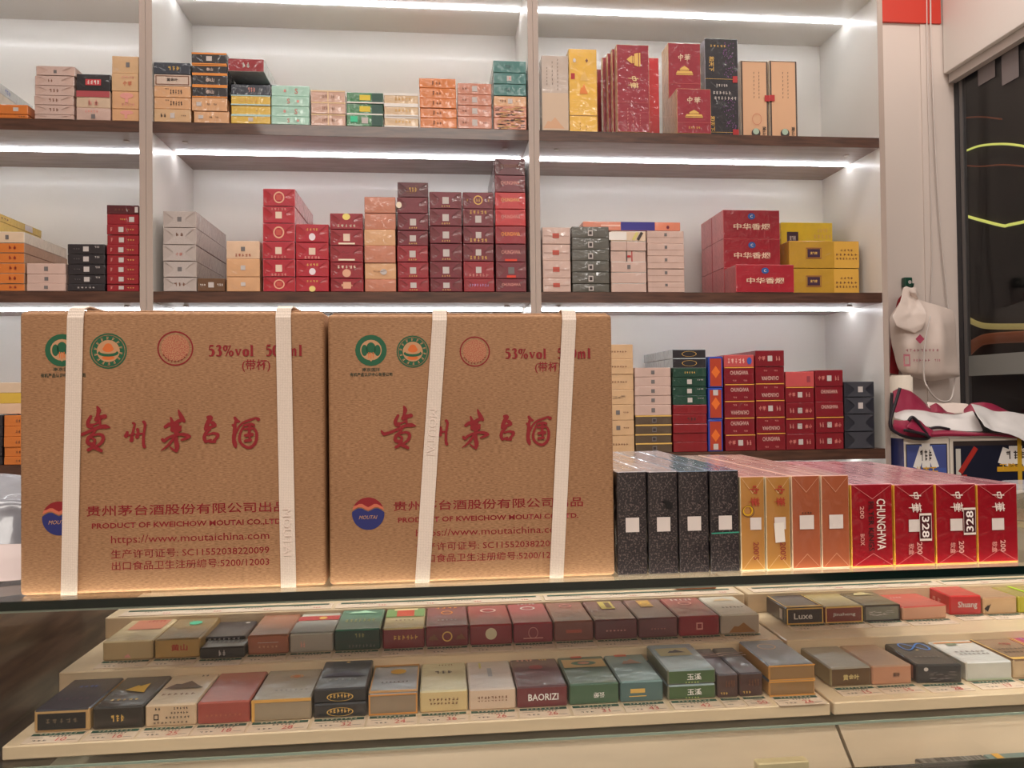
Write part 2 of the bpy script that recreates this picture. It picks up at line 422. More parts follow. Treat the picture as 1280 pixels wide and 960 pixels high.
# red band along the top of the back wall
zr = atY(1140, 29, 2.34).z
box('trim_2', (1.272, 2.335, zr), (1.67, YB - 0.0005, CEIL), red_board, kind='structure')
# vertical seam strip on the wall
xs_ = atY(1163, 300, 2.34).x
box('trim_3', (xs_ - 0.02, 2.3405, 0.3), (xs_ + 0.075, YB - 0.0005, zr - 0.001), wall_paint, kind='structure')
# roller-shutter bulkhead over the window
zb = atY(1181, 92, 2.33).z
box('trim_4', (1.674, 1.0, zb), (XW - 0.0005, 2.334, CEIL - 0.002), paint('white bulkhead', (226, 220, 214), rough=0.45), kind='structure', bevel=0.003)
box('trim_5', (1.690, 1.0, zb - 0.03), (XW - 0.0005, 2.332, zb - 0.0005), paint('grey beige rail', (176, 166, 160), rough=.4), kind='structure')
# window
wf = box('window_1', (XW + 0.0005, 2.322, 0.2505), (XW + 0.012, 2.343, ZH - 0.0005), dark_frame, kind='structure')
box('window_frame', (XW + 0.002, 2.306, 0.2505), (XW + 0.014, 2.3215, ZH - 0.001), alum, wf)
box('window_pane', (XW + 0.006, 0.2, 0.2505), (XW + 0.011, 2.3055, ZH - 0.001), window_glass, wf)
z1, z2 = atY(1205, 445, 2.3).z, atY(1205, 470, 2.3).z
box('frosted_band', (XW + 0.0045, 0.2, z2), (XW + 0.0057, 2.3055, z1), paint('frosted grey film', (128, 128, 124), rough=0.6), wf)
box('window_head_rail', (XW + 0.002, 0.2, ZH - 0.012), (XW + 0.0055, 2.3055, ZH - 0.001), alum, wf)
# the dark street side beyond the pane
box('wall_outside', (XW + 1.3, -0.5, 0), (XW + 1.4, 5.5, 3.2), paint('dark street wall', (60, 50, 48), rough=0.5, rgb2=(40, 34, 34), scale=1.5), kind='structure')
box('ground_outside', (XW + 0.12, 2.45, -0.05), (XW + 1.3, 5.5, 0), paint('dark paving', (44, 40, 38), rough=0.5), kind='structure')
area('outside_fill', (XW + 0.9, 2.9, 2.9), 1.2, 1.2, 6, (1, .8, .65))  # added dim fill for the dark outside, not a real street lamp
glint = paint('yellow reflection glow', (240, 235, 120), emis=(214, 218, 110), es=0.8)  # emissive colours for the reflections seen in the window glass
glint3 = paint('pale reflection glow', (180, 160, 100), emis=(180, 160, 96), es=0.4)
glint2 = paint('dim amber reflection glow', (150, 70, 40), emis=(120, 66, 40), es=0.3)
def outp(px, py, X=XW + 1.2): return atX(px, py, X)  # window reflections are built as glowing tubes against the outside wall
for pts, r_, mt_, lab in (
    ([(1198, 193), (1222, 183), (1250, 180), (1275, 182), (1300, 188)], .006, glint, 'thin curved yellow reflection streak high in the dark window'),
    ([(1198, 206), (1225, 208), (1255, 206), (1300, 210)], .004, glint2, 'faint amber reflection streak just under the upper curved yellow one'),
    ([(1200, 148), (1225, 146), (1252, 149)], .004, glint2, 'faint short amber reflection streak highest in the window'),
    ([(1204, 269), (1225, 275), (1253, 282), (1262, 281), (1300, 273)], .008, glint, 'bright kinked yellow reflection streak at mid height in the window'),
    ([(1208, 398), (1222, 405), (1240, 408), (1300, 408)], .016, glint3, 'thick pale yellow reflection streak low in the window, above the grey band'),
    ([(1208, 440), (1222, 428), (1240, 423), (1300, 420)], .03, glint2, 'blurry amber glowing reflection patch low in the window')):
    t = tube('window_glint', [outp(*p, XW + 1.299 - r_) for p in pts], r_, mt_); tag(t, lab, 'window glint')
pp = paint('pale paper', (190, 180, 176), rough=0.7)
for px, lab in ((1238, 'grey paper notice taped at the top of the dark window, left one'), (1268, 'grey paper notice taped at the top of the dark window, right one')):
    a = atX(px - 10, 70, XW + 0.02); b = atX(px + 12, 96, XW + 0.02)
    y0, y1 = sorted((a.y, b.y)); 
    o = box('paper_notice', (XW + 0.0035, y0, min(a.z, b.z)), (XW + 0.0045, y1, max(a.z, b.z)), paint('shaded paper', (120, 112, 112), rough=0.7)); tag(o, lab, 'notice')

# ------------------------------------------------------------------ wall shelving
YF = 2.0
ZT = [CAMZ + 1.150, CAMZ + 0.7155, CAMZ + 0.279, CAMZ - 0.157, CAMZ - 0.593]   # shelf tops (first: top board)
TH = 0.028
Xp = [-1.75, -0.741, 0.260, 1.2545]       # divider centres
comps = [(-1.735, -0.757), (-0.725, 0.246), (0.2745, 1.239)]
sh = bpy.data.objects.new('display_shelving', None); link(sh); sh.location = (0, YF, 0)
tag(sh, 'white display shelving with walnut shelves and glowing strips behind the counter', 'shelving')
def B(name, a, b, mat, par=sh, bevel=0.0):
    a = (a[0], a[1] - YF, a[2]); b = (b[0], b[1] - YF, b[2]); return box(name, a, b, mat, par, bevel)
for i, (a, b) in enumerate([(-1.767, -1.7505), (-0.757, -0.7415), (-0.7405, -0.725), (0.246, 0.2598), (0.2606, 0.2745), (1.239, 1.2545)]):
    o = B('side_panel', (a, YF + 0.0015, 0), (b, YF + 0.335, 2.6), white_board)
    B('edge_strip', (a, YF, 0), (b, YF + 0.001, 2.6), board_edge)
for a, b in comps:
    B('back_panel', (a + .0003, YF + 0.32, 0), (b - .0003, YF + 0.334, 2.6), white_board)
    for k, z in enumerate(ZT):
        s = B('shelf_board', (a + .0003, YF + (0.002 if k else 0.02), z - TH), (b - .0003, YF + 0.3195, z), walnut if k else white_board)
        if k: B('shelf_underside', (a + .0005, YF + .004, z - TH - .0003), (b - .0005, YF + .319, z - TH + .0002), under_mat)
        B('led_strip', (a + .006, YF + 0.152, z - TH - 0.005), (b - .006, YF + 0.160, z - TH - 0.0003), strip_mat)
        if k in (1, 2):
            for fx in (0.06, 0.94):
                x = a + (b - a) * fx
                bm = bmesh.new(); bmesh.ops.create_cone(bm, cap_ends=True, segments=12, radius1=0.007, radius2=0.007, depth=0.002)
                me = bpy.data.meshes.new('screw_cap'); bm.to_mesh(me); bm.free()
                q = mesh_obj('screw_cap', me, sh, (board_edge,)); q.location = (x, 0.07, z - TH - 0.0013)

# ------------------------------------------------------------------ stock on the shelves
SP = ink((210, 200, 196)); QS = ink((196, 186, 182)); QD = ink((110, 104, 104)); GOLD = ink((214, 170, 90), 0.3, 0.6); GOLDP = ink((222, 178, 96))
DK = ink((58, 46, 44)); RD = ink((176, 40, 44)); WH = ink((235, 228, 222)); PK = ink((220, 150, 140)); BRN = ink((120, 74, 50)); BLU = ink((60, 90, 170))
C = {   # name: (words, rgb)
 'orange': ('orange', (214, 120, 48)), 'palepink': ('pale pink', (208, 176, 164)), 'black': ('black', (36, 32, 38)), 'cream': ('cream', (224, 196, 168)),
 'rosecream': ('rose and cream', (214, 186, 160)), 'tan': ('tan', (214, 174, 132)), 'navy': ('dark navy', (46, 52, 66)), 'framed': ('cream framed', (212, 188, 172)),
 'apricot': ('apricot', (220, 168, 124)), 'yellow': ('yellow', (222, 182, 70)), 'mint': ('mint green', (164, 206, 188)), 'beige': ('pinkish beige', (206, 162, 142)),
 'green': ('glossy green', (40, 120, 66)), 'goldcream': ('gold and cream', (214, 180, 140)), 'salmon': ('salmon', (200, 128, 102)), 'teal': ('teal', (66, 122, 118)),
 'busy': ('patterned terracotta', (206, 130, 100)), 'grey': ('silver grey', (184, 170, 164)), 'brown': ('dark brown', (104, 70, 44)), 'ltan': ('light tan', (226, 190, 160)),
 'red': ('bright red', (180, 20, 40)), 'crimson': ('crimson', (150, 22, 36)), 'maroon': ('maroon', (110, 20, 34)), 'dmaroon': ('dark maroon', (84, 20, 30)), 'hotred': ('flame red', (196, 30, 36)),
 'dgreen': ('dark grey-green', (84, 82, 74)), 'green2': ('dark green', (24, 66, 50)), 'bronze': ('bronze', (92, 74, 56)), 'lred': ('light red', (206, 84, 84)), 'wine': ('wine red', (132, 14, 30)),
 'indigo': ('blue-black', (40, 40, 50)), 'cardred': ('plain red', (138, 14, 26)), 'gold': ('gold', (206, 158, 62)),
}
def fm(k): return film(C[k][1])
ORD = {1: ['single'], 2: ['upper', 'lower'], 3: ['top', 'middle', 'bottom']}
def ordinal(i, n):
    if n <= 3: return ORD[n][i]
    names = ['top', 'second', 'third', 'fourth', 'fifth', 'sixth', 'seventh', 'eighth', 'ninth']
    if i == 0: return 'topmost'
    if i == n - 1: return 'bottom'
    if n >= 5 and i == n - 2: return 'second from bottom'
    if n >= 7 and i == n - 3: return 'third from bottom'
    return names[i] + ' from top'
def stack(phrase, shelf, x0, x1, ys, cols, decor=None, fold=0.0, d=0.28, yoff=0.0, side=None, top=None, xshift=None, group=None):
    """px bounds of a stack's fronts, y of each top from above down, then the shelf"""
    Y = YF + yoff + 0.002
    zb_ = ZT[shelf] + 0.0004
    n = len(cols)
    zs = [atY((x0 + x1) / 2, y, Y).z for y in ys[:n]] + [zb_]
    xm0 = atY(x0, ys[0], Y).x; xm1 = atY(x1, ys[0], Y).x
    out = []
    for i, c in enumerate(cols):
        jx = (xshift[i] if xshift else random.uniform(-0.0006, 0.0006)); jy = random.uniform(0, 0.003)
        hh = zs[i] - zs[i + 1]
        de = decor(i) if decor else ()
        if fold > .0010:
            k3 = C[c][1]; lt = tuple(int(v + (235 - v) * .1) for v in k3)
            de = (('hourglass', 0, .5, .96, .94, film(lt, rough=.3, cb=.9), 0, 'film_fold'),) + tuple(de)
        fr = fm(c)
        sd = side(i) if side else fr
        tp = top(i) if top else sd
        o = carton('cigarette_carton', ('%s carton %s' % (C[c][0], phrase) if n == 1 else '%s carton, %s in %s' % (C[c][0], ordinal(i, n), phrase)), 'carton', group or ('cartons in ' + phrase),
                   (xm0 + xm1) / 2 + jx, Y + jy, zs[i + 1] + 0.0002, xm1 - xm0 - 0.0022, hh - 0.0004, d, (fr, sd, tp), fold, de, rz=random.uniform(-0.006, 0.006))
        out.append(o)
    return out
def cyc(*opts):
    return lambda i: opts[i % len(opts)]
def pick(*opts):
    return lambda i: opts[min(i, len(opts) - 1)]
sq = lambda u=0.0, v=0.5, w=0.13, h=0.45, m=QS: ('rect', u, v, w, h, m, 0, 'blank_sticker')
tx = lambda n, u=0.0, v=0.5, w=0.4, h=0.25, m=DK: ('marks%d' % n, u, v, w, h, m)
creamside = film((226, 214, 196)); 

# upper shelf, left bay
whiteblue = film((206, 210, 208))
p = atY(34, 148, YF + 0.002)
xe = atY(34, 135, YF).x
pb = atY(41, 133, YF + .29); xr_ = pb.x
carton('cigarette_carton', 'pale blue-white long carton, upper of two receding behind the orange ones at left edge', 'carton', 'long pale cartons at the left edge', xr_ - .045, YF + 0.058, pb.z - .026, 0.09, 0.026, 0.232, (whiteblue, whiteblue, whiteblue), 0, (('R:marks3', .45, .5, .12, .5, BLU),))
carton('cigarette_carton', 'cream long carton, lower of two receding behind the orange ones at left edge', 'carton', 'long pale cartons at the left edge', xr_ - .045, YF + 0.06, ZT[1] + 0.0005, 0.09, pb.z - .0268 - ZT[1], 0.23, (creamside, creamside, creamside))
for i, (ya, yb) in enumerate(((130, 142.2), (142.6, 149.5))):
    za, zc = atY(10, ya, YF).z, (atY(10, yb, YF).z if i == 0 else ZT[1] + 0.0004)
    carton('cigarette_carton', 'orange cigarette carton, %s of two at the left edge of the upper shelf' % ('upper' if i == 0 else 'lower'), 'carton', 'orange cartons at the left edge', xe - 0.07, YF + 0.002, zc + 0.0002, 0.14, za - zc - 0.0004, 0.05, (fm('orange'),) * 3, 0, (sq(0.3, 0.5, .09, .4),) if i == 0 else (tx(3, .4, .5, .14, .4, BRN),))
stack('pale pink stack on the upper shelf, left bay', 1, 42.5, 92.5, [82.5, 94.5, 107, 119.5, 131.5, 143.5], ['palepink'] * 6,
      pick((sq(0, .4, .08, .35, QD),), (tx(2, -.1, .5, .16, .3, BRN),), (tx(3, 0, .5, .28, .35, BRN),), (tx(3, 0, .5, .28, .35, BRN),), (tx(3, 0, .5, .28, .35, BRN),), ()), fold=0.0012,
      xshift=[0.003, 0, 0, -.001, 0, 0])
stack('short mixed stack topped by a black one, upper shelf', 1, 94.5, 138, [92, 113, 134.5], ['black', 'rosecream', 'palepink'],
      pick((('rect', .0, .5, .46, .36, ink((196, 60, 66))), tx(4, 0, .5, .4, .25, WH)), (('rect', 0, .8, .98, .36, ink((168, 70, 76))), tx(2, 0, .3, .4, .34, PK)), (tx(5, -.05, .7, .4, .2, PK), sq(.0, .3, .12, .35, QD))), fold=0.0008)
stack('tall tan stack touching the left divider, upper shelf', 1, 139, 173.4, [69.5, 91.5, 114, 136], ['tan', 'tan', 'apricot', 'apricot'],
      pick((sq(.1, .5, .14, .28, QD),), (('t', '中华', .1, .42, .3, ink((196, 110, 80))), tx(5, .1, .78, .5, .12, PK)), (('disc', .05, .75, .5, .35, PK), tx(5, .1, .25, .5, .16, PK), ('rect', .05, .5, .12, .3, PK)), (('disc', .05, .7, .5, .35, PK), ('rect', .02, .45, .1, .5, PK))))
# upper shelf, middle bay
stack('mixed navy-topped stack beside the left divider', 1, 191.6, 238.4, [78, 92.7, 107.5, 121.5, 136], ['navy', 'framed', 'apricot', 'apricot', 'tan'],
      pick((tx(3, .05, .5, .36, .34, GOLDP),), (('frame', 0, .5, .92, .78, BRN), ('t', '黄金叶', 0, .55, .3, DK)), (tx(5, .1, .5, .35, .4, DK), tx(3, -.15, .75, .12, .12, DK)), (tx(5, .1, .5, .35, .4, DK), tx(3, -.15, .75, .12, .12, DK)), (tx(2, -.25, .5, .2, .3, DK), sq(0, .5, .12, .4), tx(3, .3, .5, .16, .1, DK))))
orange_lip = film((224, 138, 56))
stack('stack of black cartons with orange edges, upper shelf', 1, 239, 284, [65.5, 80.3, 92, 107.3, 122, 138.8], ['black', 'black', 'black', 'black', 'apricot', 'apricot'],
      lambda i: ((('rect', 0, .93, 1, .14, ink((224, 138, 56))), ('rect', 0, .05, 1, .1, ink((224, 138, 56)))) + ((sq(0, .5, .16, .4),) if i == 0 else (('t', '泰山', 0, .5, .34, ink((214, 190, 180))),))) if i < 4 else (sq(-.3, .5, .14, .3), tx(3, -.02, .5, .1, .14, DK), tx(3, .16, .5, .1, .14, DK)),
      xshift=[-.001, 0, 0.001, 0.001, 0, 0.004])
s7 = stack('stack of yellow cartons under a navy one, upper shelf', 1, 288, 338, [105.5, 118.7, 131.5, 144], ['navy', 'yellow', 'yellow', 'yellow'],
      pick((tx(3, .02, .5, .22, .45, PK),), (('rect', 0, .96, 1, .1, ink((180, 208, 206))), tx(4, -.05, .5, .5, .3, GOLDP), ('rect', 0, .06, 1, .12, ink((180, 208, 206)))), (('rect', 0, .06, 1, .12, ink((180, 208, 206))), tx(1, .15, .5, .03, .2, BRN)), (sq(0, .5, .12, .45), ('rect', 0, .94, 1, .12, ink((180, 208, 206))))), d=0.07)
zlow = s7[0].location.z
zr0 = atY(307, 89, YF).z
xm = atY(313, 120, YF).x
carton('cigarette_carton', 'dark navy tall box hidden behind the yellow stack, carrying the red carton', 'carton', None, xm, YF + 0.08, ZT[1] + 0.0004, 0.1, zr0 - ZT[1] - 0.001, 0.2, (fm('navy'),) * 3)
xr0, xr1 = atY(284.5, 80, YF).x, atY(330, 80, YF).x
carton('cigarette_carton', 'red carton with dark underside jutting out above the yellow stack', 'carton', None, (xr0 + xr1) / 2, YF + 0.002, zr0, xr1 - xr0, atY(307, 73, YF).z - zr0, 0.28,
       (fm('crimson'), film((196, 198, 198)), fm('crimson')), 0, (tx(2, 0, .5, .26, .4, WH),))
stack('mint green stack on the upper shelf', 1, 338.6, 387, [106.5, 120, 132.6, 145.6], ['mint'] * 4,
      cyc((('t', 'S', .15, .5, .5, ink((196, 120, 110))), sq(-.15, .5, .06, .25, PK)), (('t', 'S', -.05, .5, .5, ink((196, 120, 110))), sq(.2, .5, .06, .25, PK))))
gl_ = ink((236, 204, 160))
stack('beige stack right of the mint green stack', 1, 388, 432, [113, 127.8, 142.3], ['beige'] * 3,
      cyc((('rect', -.0, .5, .03, .95, gl_), ('rect', 0, .95, 1, .1, gl_), tx(4, -.1, .5, .16, .3, BRN), tx(2, .14, .5, .1, .3, BRN))))
stack('glossy green stack on the upper shelf', 1, 432.8, 479, [115.5, 129, 143.2], ['green'] * 3,
      pick((('rect', .0, .52, .3, .5, ink((222, 196, 60))), ('rect', .34, .5, .3, .92, ink((50, 84, 74))), ('rect', 0, .05, 1, .12, WH)), (('rect', .0, .52, .3, .5, ink((222, 196, 60))), ('rect', .34, .5, .3, .92, ink((50, 84, 74))), ('rect', 0, .05, 1, .12, WH)), (sq(0, .5, .18, .5), ('rect', .34, .5, .3, .92, ink((50, 84, 74))), ('rect', -.3, .6, .2, .5, ink((60, 200, 150))))))
stack('gold and cream stack beside the glossy green one', 1, 479.8, 523, [116.5, 131, 145.3], ['goldcream'] * 3,
      cyc((('rect', 0, .92, 1, .2, WH), ('rect', 0, .06, 1, .12, WH), tx(5, .05, .5, .5, .24, GOLDP))))
stack('vivid orange stack on the upper shelf', 1, 523.8, 570.4, [97.5, 109.7, 123, 135, 147], ['orange'] * 5, cyc((tx(1, -.12, .5, .06, .45, DK), tx(2, .02, .5, .16, .25, BRN))), xshift=[-.001, 0, 0, .001, 0.001])
stack('salmon stack beside the vivid orange stack', 1, 571.6, 614.8, [104, 118, 131.6, 145.6], ['salmon'] * 4, cyc((sq(0, .5, .15, .5), tx(2, -.3, .5, .16, .2, BRN), tx(3, .3, .5, .14, .1, BRN))))
stack('teal-topped stack touching the middle divider, upper shelf', 1, 616, 657.8, [76, 91, 105, 119.5, 132.6, 147], ['teal', 'teal', 'teal', 'apricot', 'busy', 'busy'],
      pick((tx(3, -.05, .5, .18, .3, ink((30, 66, 66))),), (sq(-.02, .5, .14, .45), sq(.0, .5, .05, .2, PK)), (tx(3, -.05, .5, .18, .3, ink((30, 66, 66))),), (sq(0, .5, .14, .45), tx(3, -.22, .5, .22, .25, BRN), tx(3, .25, .5, .16, .1, BRN)), (('streak', 0, .5, .98, .95, DK), ('streak', 0.02, .48, .9, .9, ink((222, 180, 120)), 180)), (('streak', 0, .5, .98, .95, DK, 180), ('streak', 0.02, .48, .9, .9, ink((222, 180, 120))))))

# upper shelf, right bay: upright boxes
def upright(label, x0, x1, yt, yoff, mats, d, decor=(), yb=None, group=None, z0=None, rz=0.0, fold=0):
    Y = YF + yoff + 0.001
    z0 = ZT[1] + 0.0004 if z0 is None else z0
    a, b = atY(x0, yt, Y), atY(x1, yt, Y)
    zt_ = atY((x0 + x1) / 2, yt, Y).z
    return carton('cigarette_carton', label, 'carton', group, (a.x + b.x) / 2, Y, z0, b.x - a.x - 0.001, zt_ - z0, d, mats, fold, decor, rz=rz)
def col_text(u, v, h, m, n=5):
    return tuple(('marks1', u, v + h * ((k + .5) / n - .5), .045, h / n * .55, m) for k in range(n))
upright('greyish beige upright carton against the middle divider on the upper shelf', 676.5, 710, 69.5, 0.0, (film((196, 178, 166)),) * 3, 0.05,
        (('rect', 0, .25, .98, .5, ink((206, 180, 156))), ('hill', -.05, .1, .8, .15, ink((210, 164, 130)))) + col_text(-.3, .72, .26, DK, 6) + col_text(-.1, .76, .34, DK, 6) + col_text(.1, .74, .44, DK, 9))
upright('glossy gold upright carton on the upper shelf', 710.5, 745.8, 61.3, 0.01, (film((222, 174, 76), metal=0.35),) * 3, 0.05,
        (('rect', -.36, .67, .14, .07, RD), ('hill', .05, .68, .3, .12, GOLDP), ('rect', 0, .2, 1, .006, BRN), ('hill', .02, .52, .3, .12, ink((226, 130, 60))), ('disc', -.3, .86, .1, .05, SP), ('diamond', .14, .86, .1, .05, BRN)) + col_text(-.12, .07, .1, BRN, 3) + col_text(.1, .05, .08, BRN, 2))
goldside = film((206, 160, 112), rough=0.3)
redfront = film((150, 26, 48))
tower = lambda v, s=1.0: (('temple', .0, v, .52, .1 * s, GOLDP),)
specs = [(745.8, 782, 87, .15), (752.6, 788, 72, .081), (758.8, 794, 67, .0555), (764.6, 802, 61.7, .03)]
for n_, (a, b, y, yo) in zip(('rearmost', 'third back', 'second back', 'first behind the front one'), specs):
    upright('thin upright maroon carton with gold side, %s in the overlapping row' % n_, a, b, y, yo, (redfront, goldside, goldside), 0.021, (), group='upright maroon cartons in an overlapping row')
upright('front upright maroon carton of the overlapping row, gold tower emblem turned sideways', 770.3, 811, 56, 0.0, (redfront, goldside, goldside), 0.026,
        (('temple', .02, .83, .42, .16, GOLDP, -90), ('t', '中华', 0, .57, .34, ink((232, 200, 150)), 90, .14), ('rect', 0, .335, 1, .004, ink((190, 90, 90)))) + col_text(-.18, .15, .26, PK, 7) + col_text(-.01, .12, .22, PK, 5) + col_text(.2, .13, .14, PK, 5))
upright('plain bright red upright carton between two maroon ones', 799, 823.4, 72, 0.06, (film((196, 36, 44)), film((196, 36, 44)), goldside), 0.06)
upright('tall upright maroon carton with gold tower emblem, behind the small one', 834.5, 875.4, 54, 0.09, (redfront, goldside, goldside), 0.062,
        (('t', '中华', 0, .855, .075, ink((226, 196, 170))), ('temple', .0, .73, .52, .09, GOLDP), ('rect', 0, .6, 1, .004, ink((190, 90, 90))), tx(4, 0, .54, .3, .02, PK)))
upright('small upright maroon carton with gold tower emblem, in front of the tall one', 845.5, 888.5, 111, 0.0, (redfront, goldside, goldside), 0.084,
        (('t', '中华', 0, .74, .16, ink((226, 196, 170)), 0, .4), ('temple', .0, .44, .52, .17, GOLDP), ('rect', 0, .24, 1, .008, ink((190, 90, 90))), tx(5, 0, .13, .36, .05, GOLDP)))
blk = film((24, 22, 34)); purp = ink((120, 70, 128))
upright('tall black upright carton with purple speckles and gold print', 880.3, 922, 48.5, 0.09, (blk, film((150, 146, 160)), blk), 0.05,
        (('speck', .25, .8, .42, .36, purp), ('speck', .22, .25, .42, .4, purp, 180), tx(5, -.1, .93, .5, .02, GOLDP), ('t', '和天下', -.3, .76, .15, GOLDP, 90, .14), ('rect', 0, .62, 1, .003, GOLDP), ('rect', .4, .62, .14, .06, RD), tx(5, 0, .56, .36, .025, SP), tx(6, 0, .49, .56, .03, SP), tx(7, .1, .44, .7, .03, SP), ('t', '和天下', -.3, .2, .15, GOLDP, 90, .14), ('rect', 0, .12, 1, .003, GOLDP), ('rect', .4, .12, .18, .06, RD)))
tanf = film((214, 166, 128)); dkb = film((70, 52, 44))
for a, b, nm in ((925, 959.8, 'left'), (961, 996, 'right')):
    de = (('rect', 0, .5, .86, .97, ink((214, 168, 132))),) + col_text(-.02, .72, .32, DK, 7) + col_text(.16, .72, .32, DK, 8) + (('disc', .02, .17, .32, .11, DK), ('disc', .02, .19, .22, .07, ink((170, 190, 170))), ('rect', .44 if nm == 'left' else -.42, .57, .18, .07, RD))
    if nm == 'left': de += (('thinring', .06, .33, .34, .13, ink((196, 110, 90))),)
    de += (('t', '黄山', .32, .2, .12, DK, 90, .1),)
    upright('tan upright carton with dark edges and round emblem, %s of the pair at the end' % nm, a, b, 76, 0.11, (dkb, film((226, 206, 180)), film((226, 206, 180))), 0.05, de, group='tan upright cartons at the end of the upper shelf')

# middle shelf, left bay
stack('orange stack under a cream carton, middle shelf left edge', 2, -13, 31, [289.5, 303.5, 316, 328.7, 341.5, 354.5], ['cream', 'orange', 'orange', 'orange', 'orange', 'orange'],
      pick((sq(.0, .5, .1, .4, QD),), *[(tx(2, .15, .55, .3, .35, ink((150, 50, 40))),)] * 5), side=pick(creamside, *[film((176, 138, 112))] * 5), d=0.22)
ytop = atY(10, 289.5, YF).z
py = atY(52, 288.5, YF + .285); py2 = atY(52, 297, YF + .285)
carton('cigarette_carton', 'long yellow carton with a white label, upper of two atop the top left stack', 'carton', 'long yellow cartons', py.x - .045, YF + .01, py2.z, .09, py.z - py2.z, .275, (fm('yellow'),) * 3, 0, (('R:rect', .75, .5, .14, .8, SP, 0, 'blank_sticker'), ('R:marks4', .3, .5, .2, .25, BRN)))
carton('cigarette_carton', 'long yellow carton without label, lower of two atop the top left stack', 'carton', 'long yellow cartons', py.x - .045, YF + .01, ytop + .0008, .09, py2.z - ytop - .0014, .275, (fm('yellow'),) * 3)
stack('short pink stack of three, middle shelf left bay', 2, 32.3, 82, [329, 342.5, 354.2], ['palepink'] * 3, cyc((sq(0, .5, .1, .4, QD),)))
stack('black stack on the middle shelf', 2, 83.8, 131.5, [305, 317.5, 330, 343, 355], ['black'] * 5, pick(*[(sq(0, .5, .15, .5), tx(3, .3, .7, .14, .2, SP), tx(3, -.25, .5, .2, .1, QD))] * 4 + [(tx(5, 0, .5, .5, .2, QS),)]), fold=0.0006)
stack('nine-high maroon stack touching the left divider', 2, 132.6, 173.3, [256, 267.7, 280.5, 293.4, 306, 318.5, 331, 343, 355], ['dmaroon'] + ['crimson'] * 8,
      pick((tx(5, 0, .5, .5, .2, BRN), sq(.44, .5, .1, .6)), (sq(.28, .5, .16, .5), tx(3, -.0, .5, .2, .15, GOLDP)), *[(sq(-.05, .5, .16, .5), tx(3, .25, .5, .26, .15, GOLDP), tx(1, -.35, .5, .08, .4, PK))] * 7))
# middle shelf, middle bay
stack('silver grey stack on the middle shelf', 2, 203, 245.4, [263.5, 284.5, 306, 326.5, 346.5], ['grey'] * 5, pick((sq(0, .5, .13, .28, QD),), (tx(2, 0, .6, .3, .2, BRN),), (('t', '中华', 0, .4, .25, ink((176, 110, 100))),), (sq(0, .5, .13, .28, QD),), (tx(3, 0, .5, .4, .25, BRN),)), fold=0.0012, d=0.28)
stack('lying alone in front of the silver grey stack', 2, 246.2, 281.6, [347.8], ['brown'], cyc((sq(0, .5, .2, .4), tx(3, -.3, .5, .24, .14, WH), tx(3, .33, .5, .24, .2, WH))), d=0.06)
stack('tan stack of three, middle shelf', 2, 282.4, 325, [301, 323.5, 346], ['ltan', 'apricot', 'apricot'], pick((sq(0, .55, .12, .24, QD), ('marks5', 0, .2, .5, .16, ink((160, 66, 46)))), (sq(0, .5, .14, .26),), (sq(0, .5, .14, .26),)), fold=0.0008)
RG = ink((226, 170, 140)); cream_d = ink((238, 220, 196))
ringd = (('ring', 0, .5, .34, .66, RG), ('rect', 0, .5, .17, .32, ink((196, 80, 70))))
sqd = (sq(0, .48, .2, .4, ink((228, 200, 180))), tx(5, 0, .12, .5, .14, PK))
stack('tallest bright red stack, left in the middle bay', 2, 327.2, 368.4, [235.5, 257.8, 279, 302, 324, 346], ['red'] * 6, pick(ringd, (sq(0, .48, .2, .4, ink((228, 200, 180))), tx(5, 0, .84, .5, .14, PK)), ringd, sqd, sqd, ringd), fold=0.0016, xshift=[.0014, .0004, 0.0006, 0, 0.0004, 0.0008], side=lambda i: film((222, 130, 142)))
dotd = lambda v, c=(236, 220, 226): (('disc', 0, v, .2, .4, ink(c)), tx(4, 0, .7, .4, .14, GOLDP))
stack('shorter bright red stack of four with round stickers', 2, 369, 411, [280, 303, 324.6, 346], ['red'] * 4, pick(dotd(.3), sqd, dotd(.3), dotd(.18, (232, 206, 130))), fold=0.0016)
stack('wine stack of five with one yellow-stickered carton', 2, 411.8, 453.8, [266.5, 286.8, 307, 327.7, 348], ['crimson'] * 5,
      pick((('disc', 0, .78, .24, .4, ink((236, 214, 120))), ('marks5', 0, .22, .6, .16, cream_d)), (sq(0, .5, .2, .45, ink((228, 200, 180))), ('rect', 0, .12, .5, .1, cream_d)), (('speck', 0, .5, .3, .5, DK), ('rect', 0, .14, .5, .1, cream_d)), (('marks5', 0, .7, .6, .18, cream_d), ('disc', 0, .32, .26, .5, RG)), (sq(0, .48, .24, .5, RG), ('marks2', 0, .48, .5, .2, RG))), fold=0.0018)
stack('salmon stack amid the red ones, middle shelf', 2, 454.6, 494.4, [246, 266.3, 286.8, 307, 328.5, 349], ['salmon', 'salmon', 'apricot', 'salmon', 'apricot', 'salmon'], pick((), (), (), (), (('disc', .1, .45, .22, .35, QS), ('streak', 0, .5, .5, .12, BRN)), ()), fold=0.0008)
msq = (sq(0, .48, .2, .4), tx(4, 0, .14, .3, .1, GOLDP))
stack('first maroon stack right of the salmon stack, loosely piled', 2, 495.6, 535, [227.5, 246.5, 266.8, 288, 307, 327.6, 348], ['dmaroon', 'maroon', 'maroon', 'maroon', 'crimson', 'crimson', 'crimson'], pick((('streak', 0, .5, .5, .6, BRN), tx(3, 0, .5, .3, .3, GOLDP)), (('disc', -.44, .5, .18, .4, cream_d),), msq, msq, msq, msq, msq), fold=0.002, xshift=[.0012, 0, .001, 0, -.001, 0.0, 0.0006])
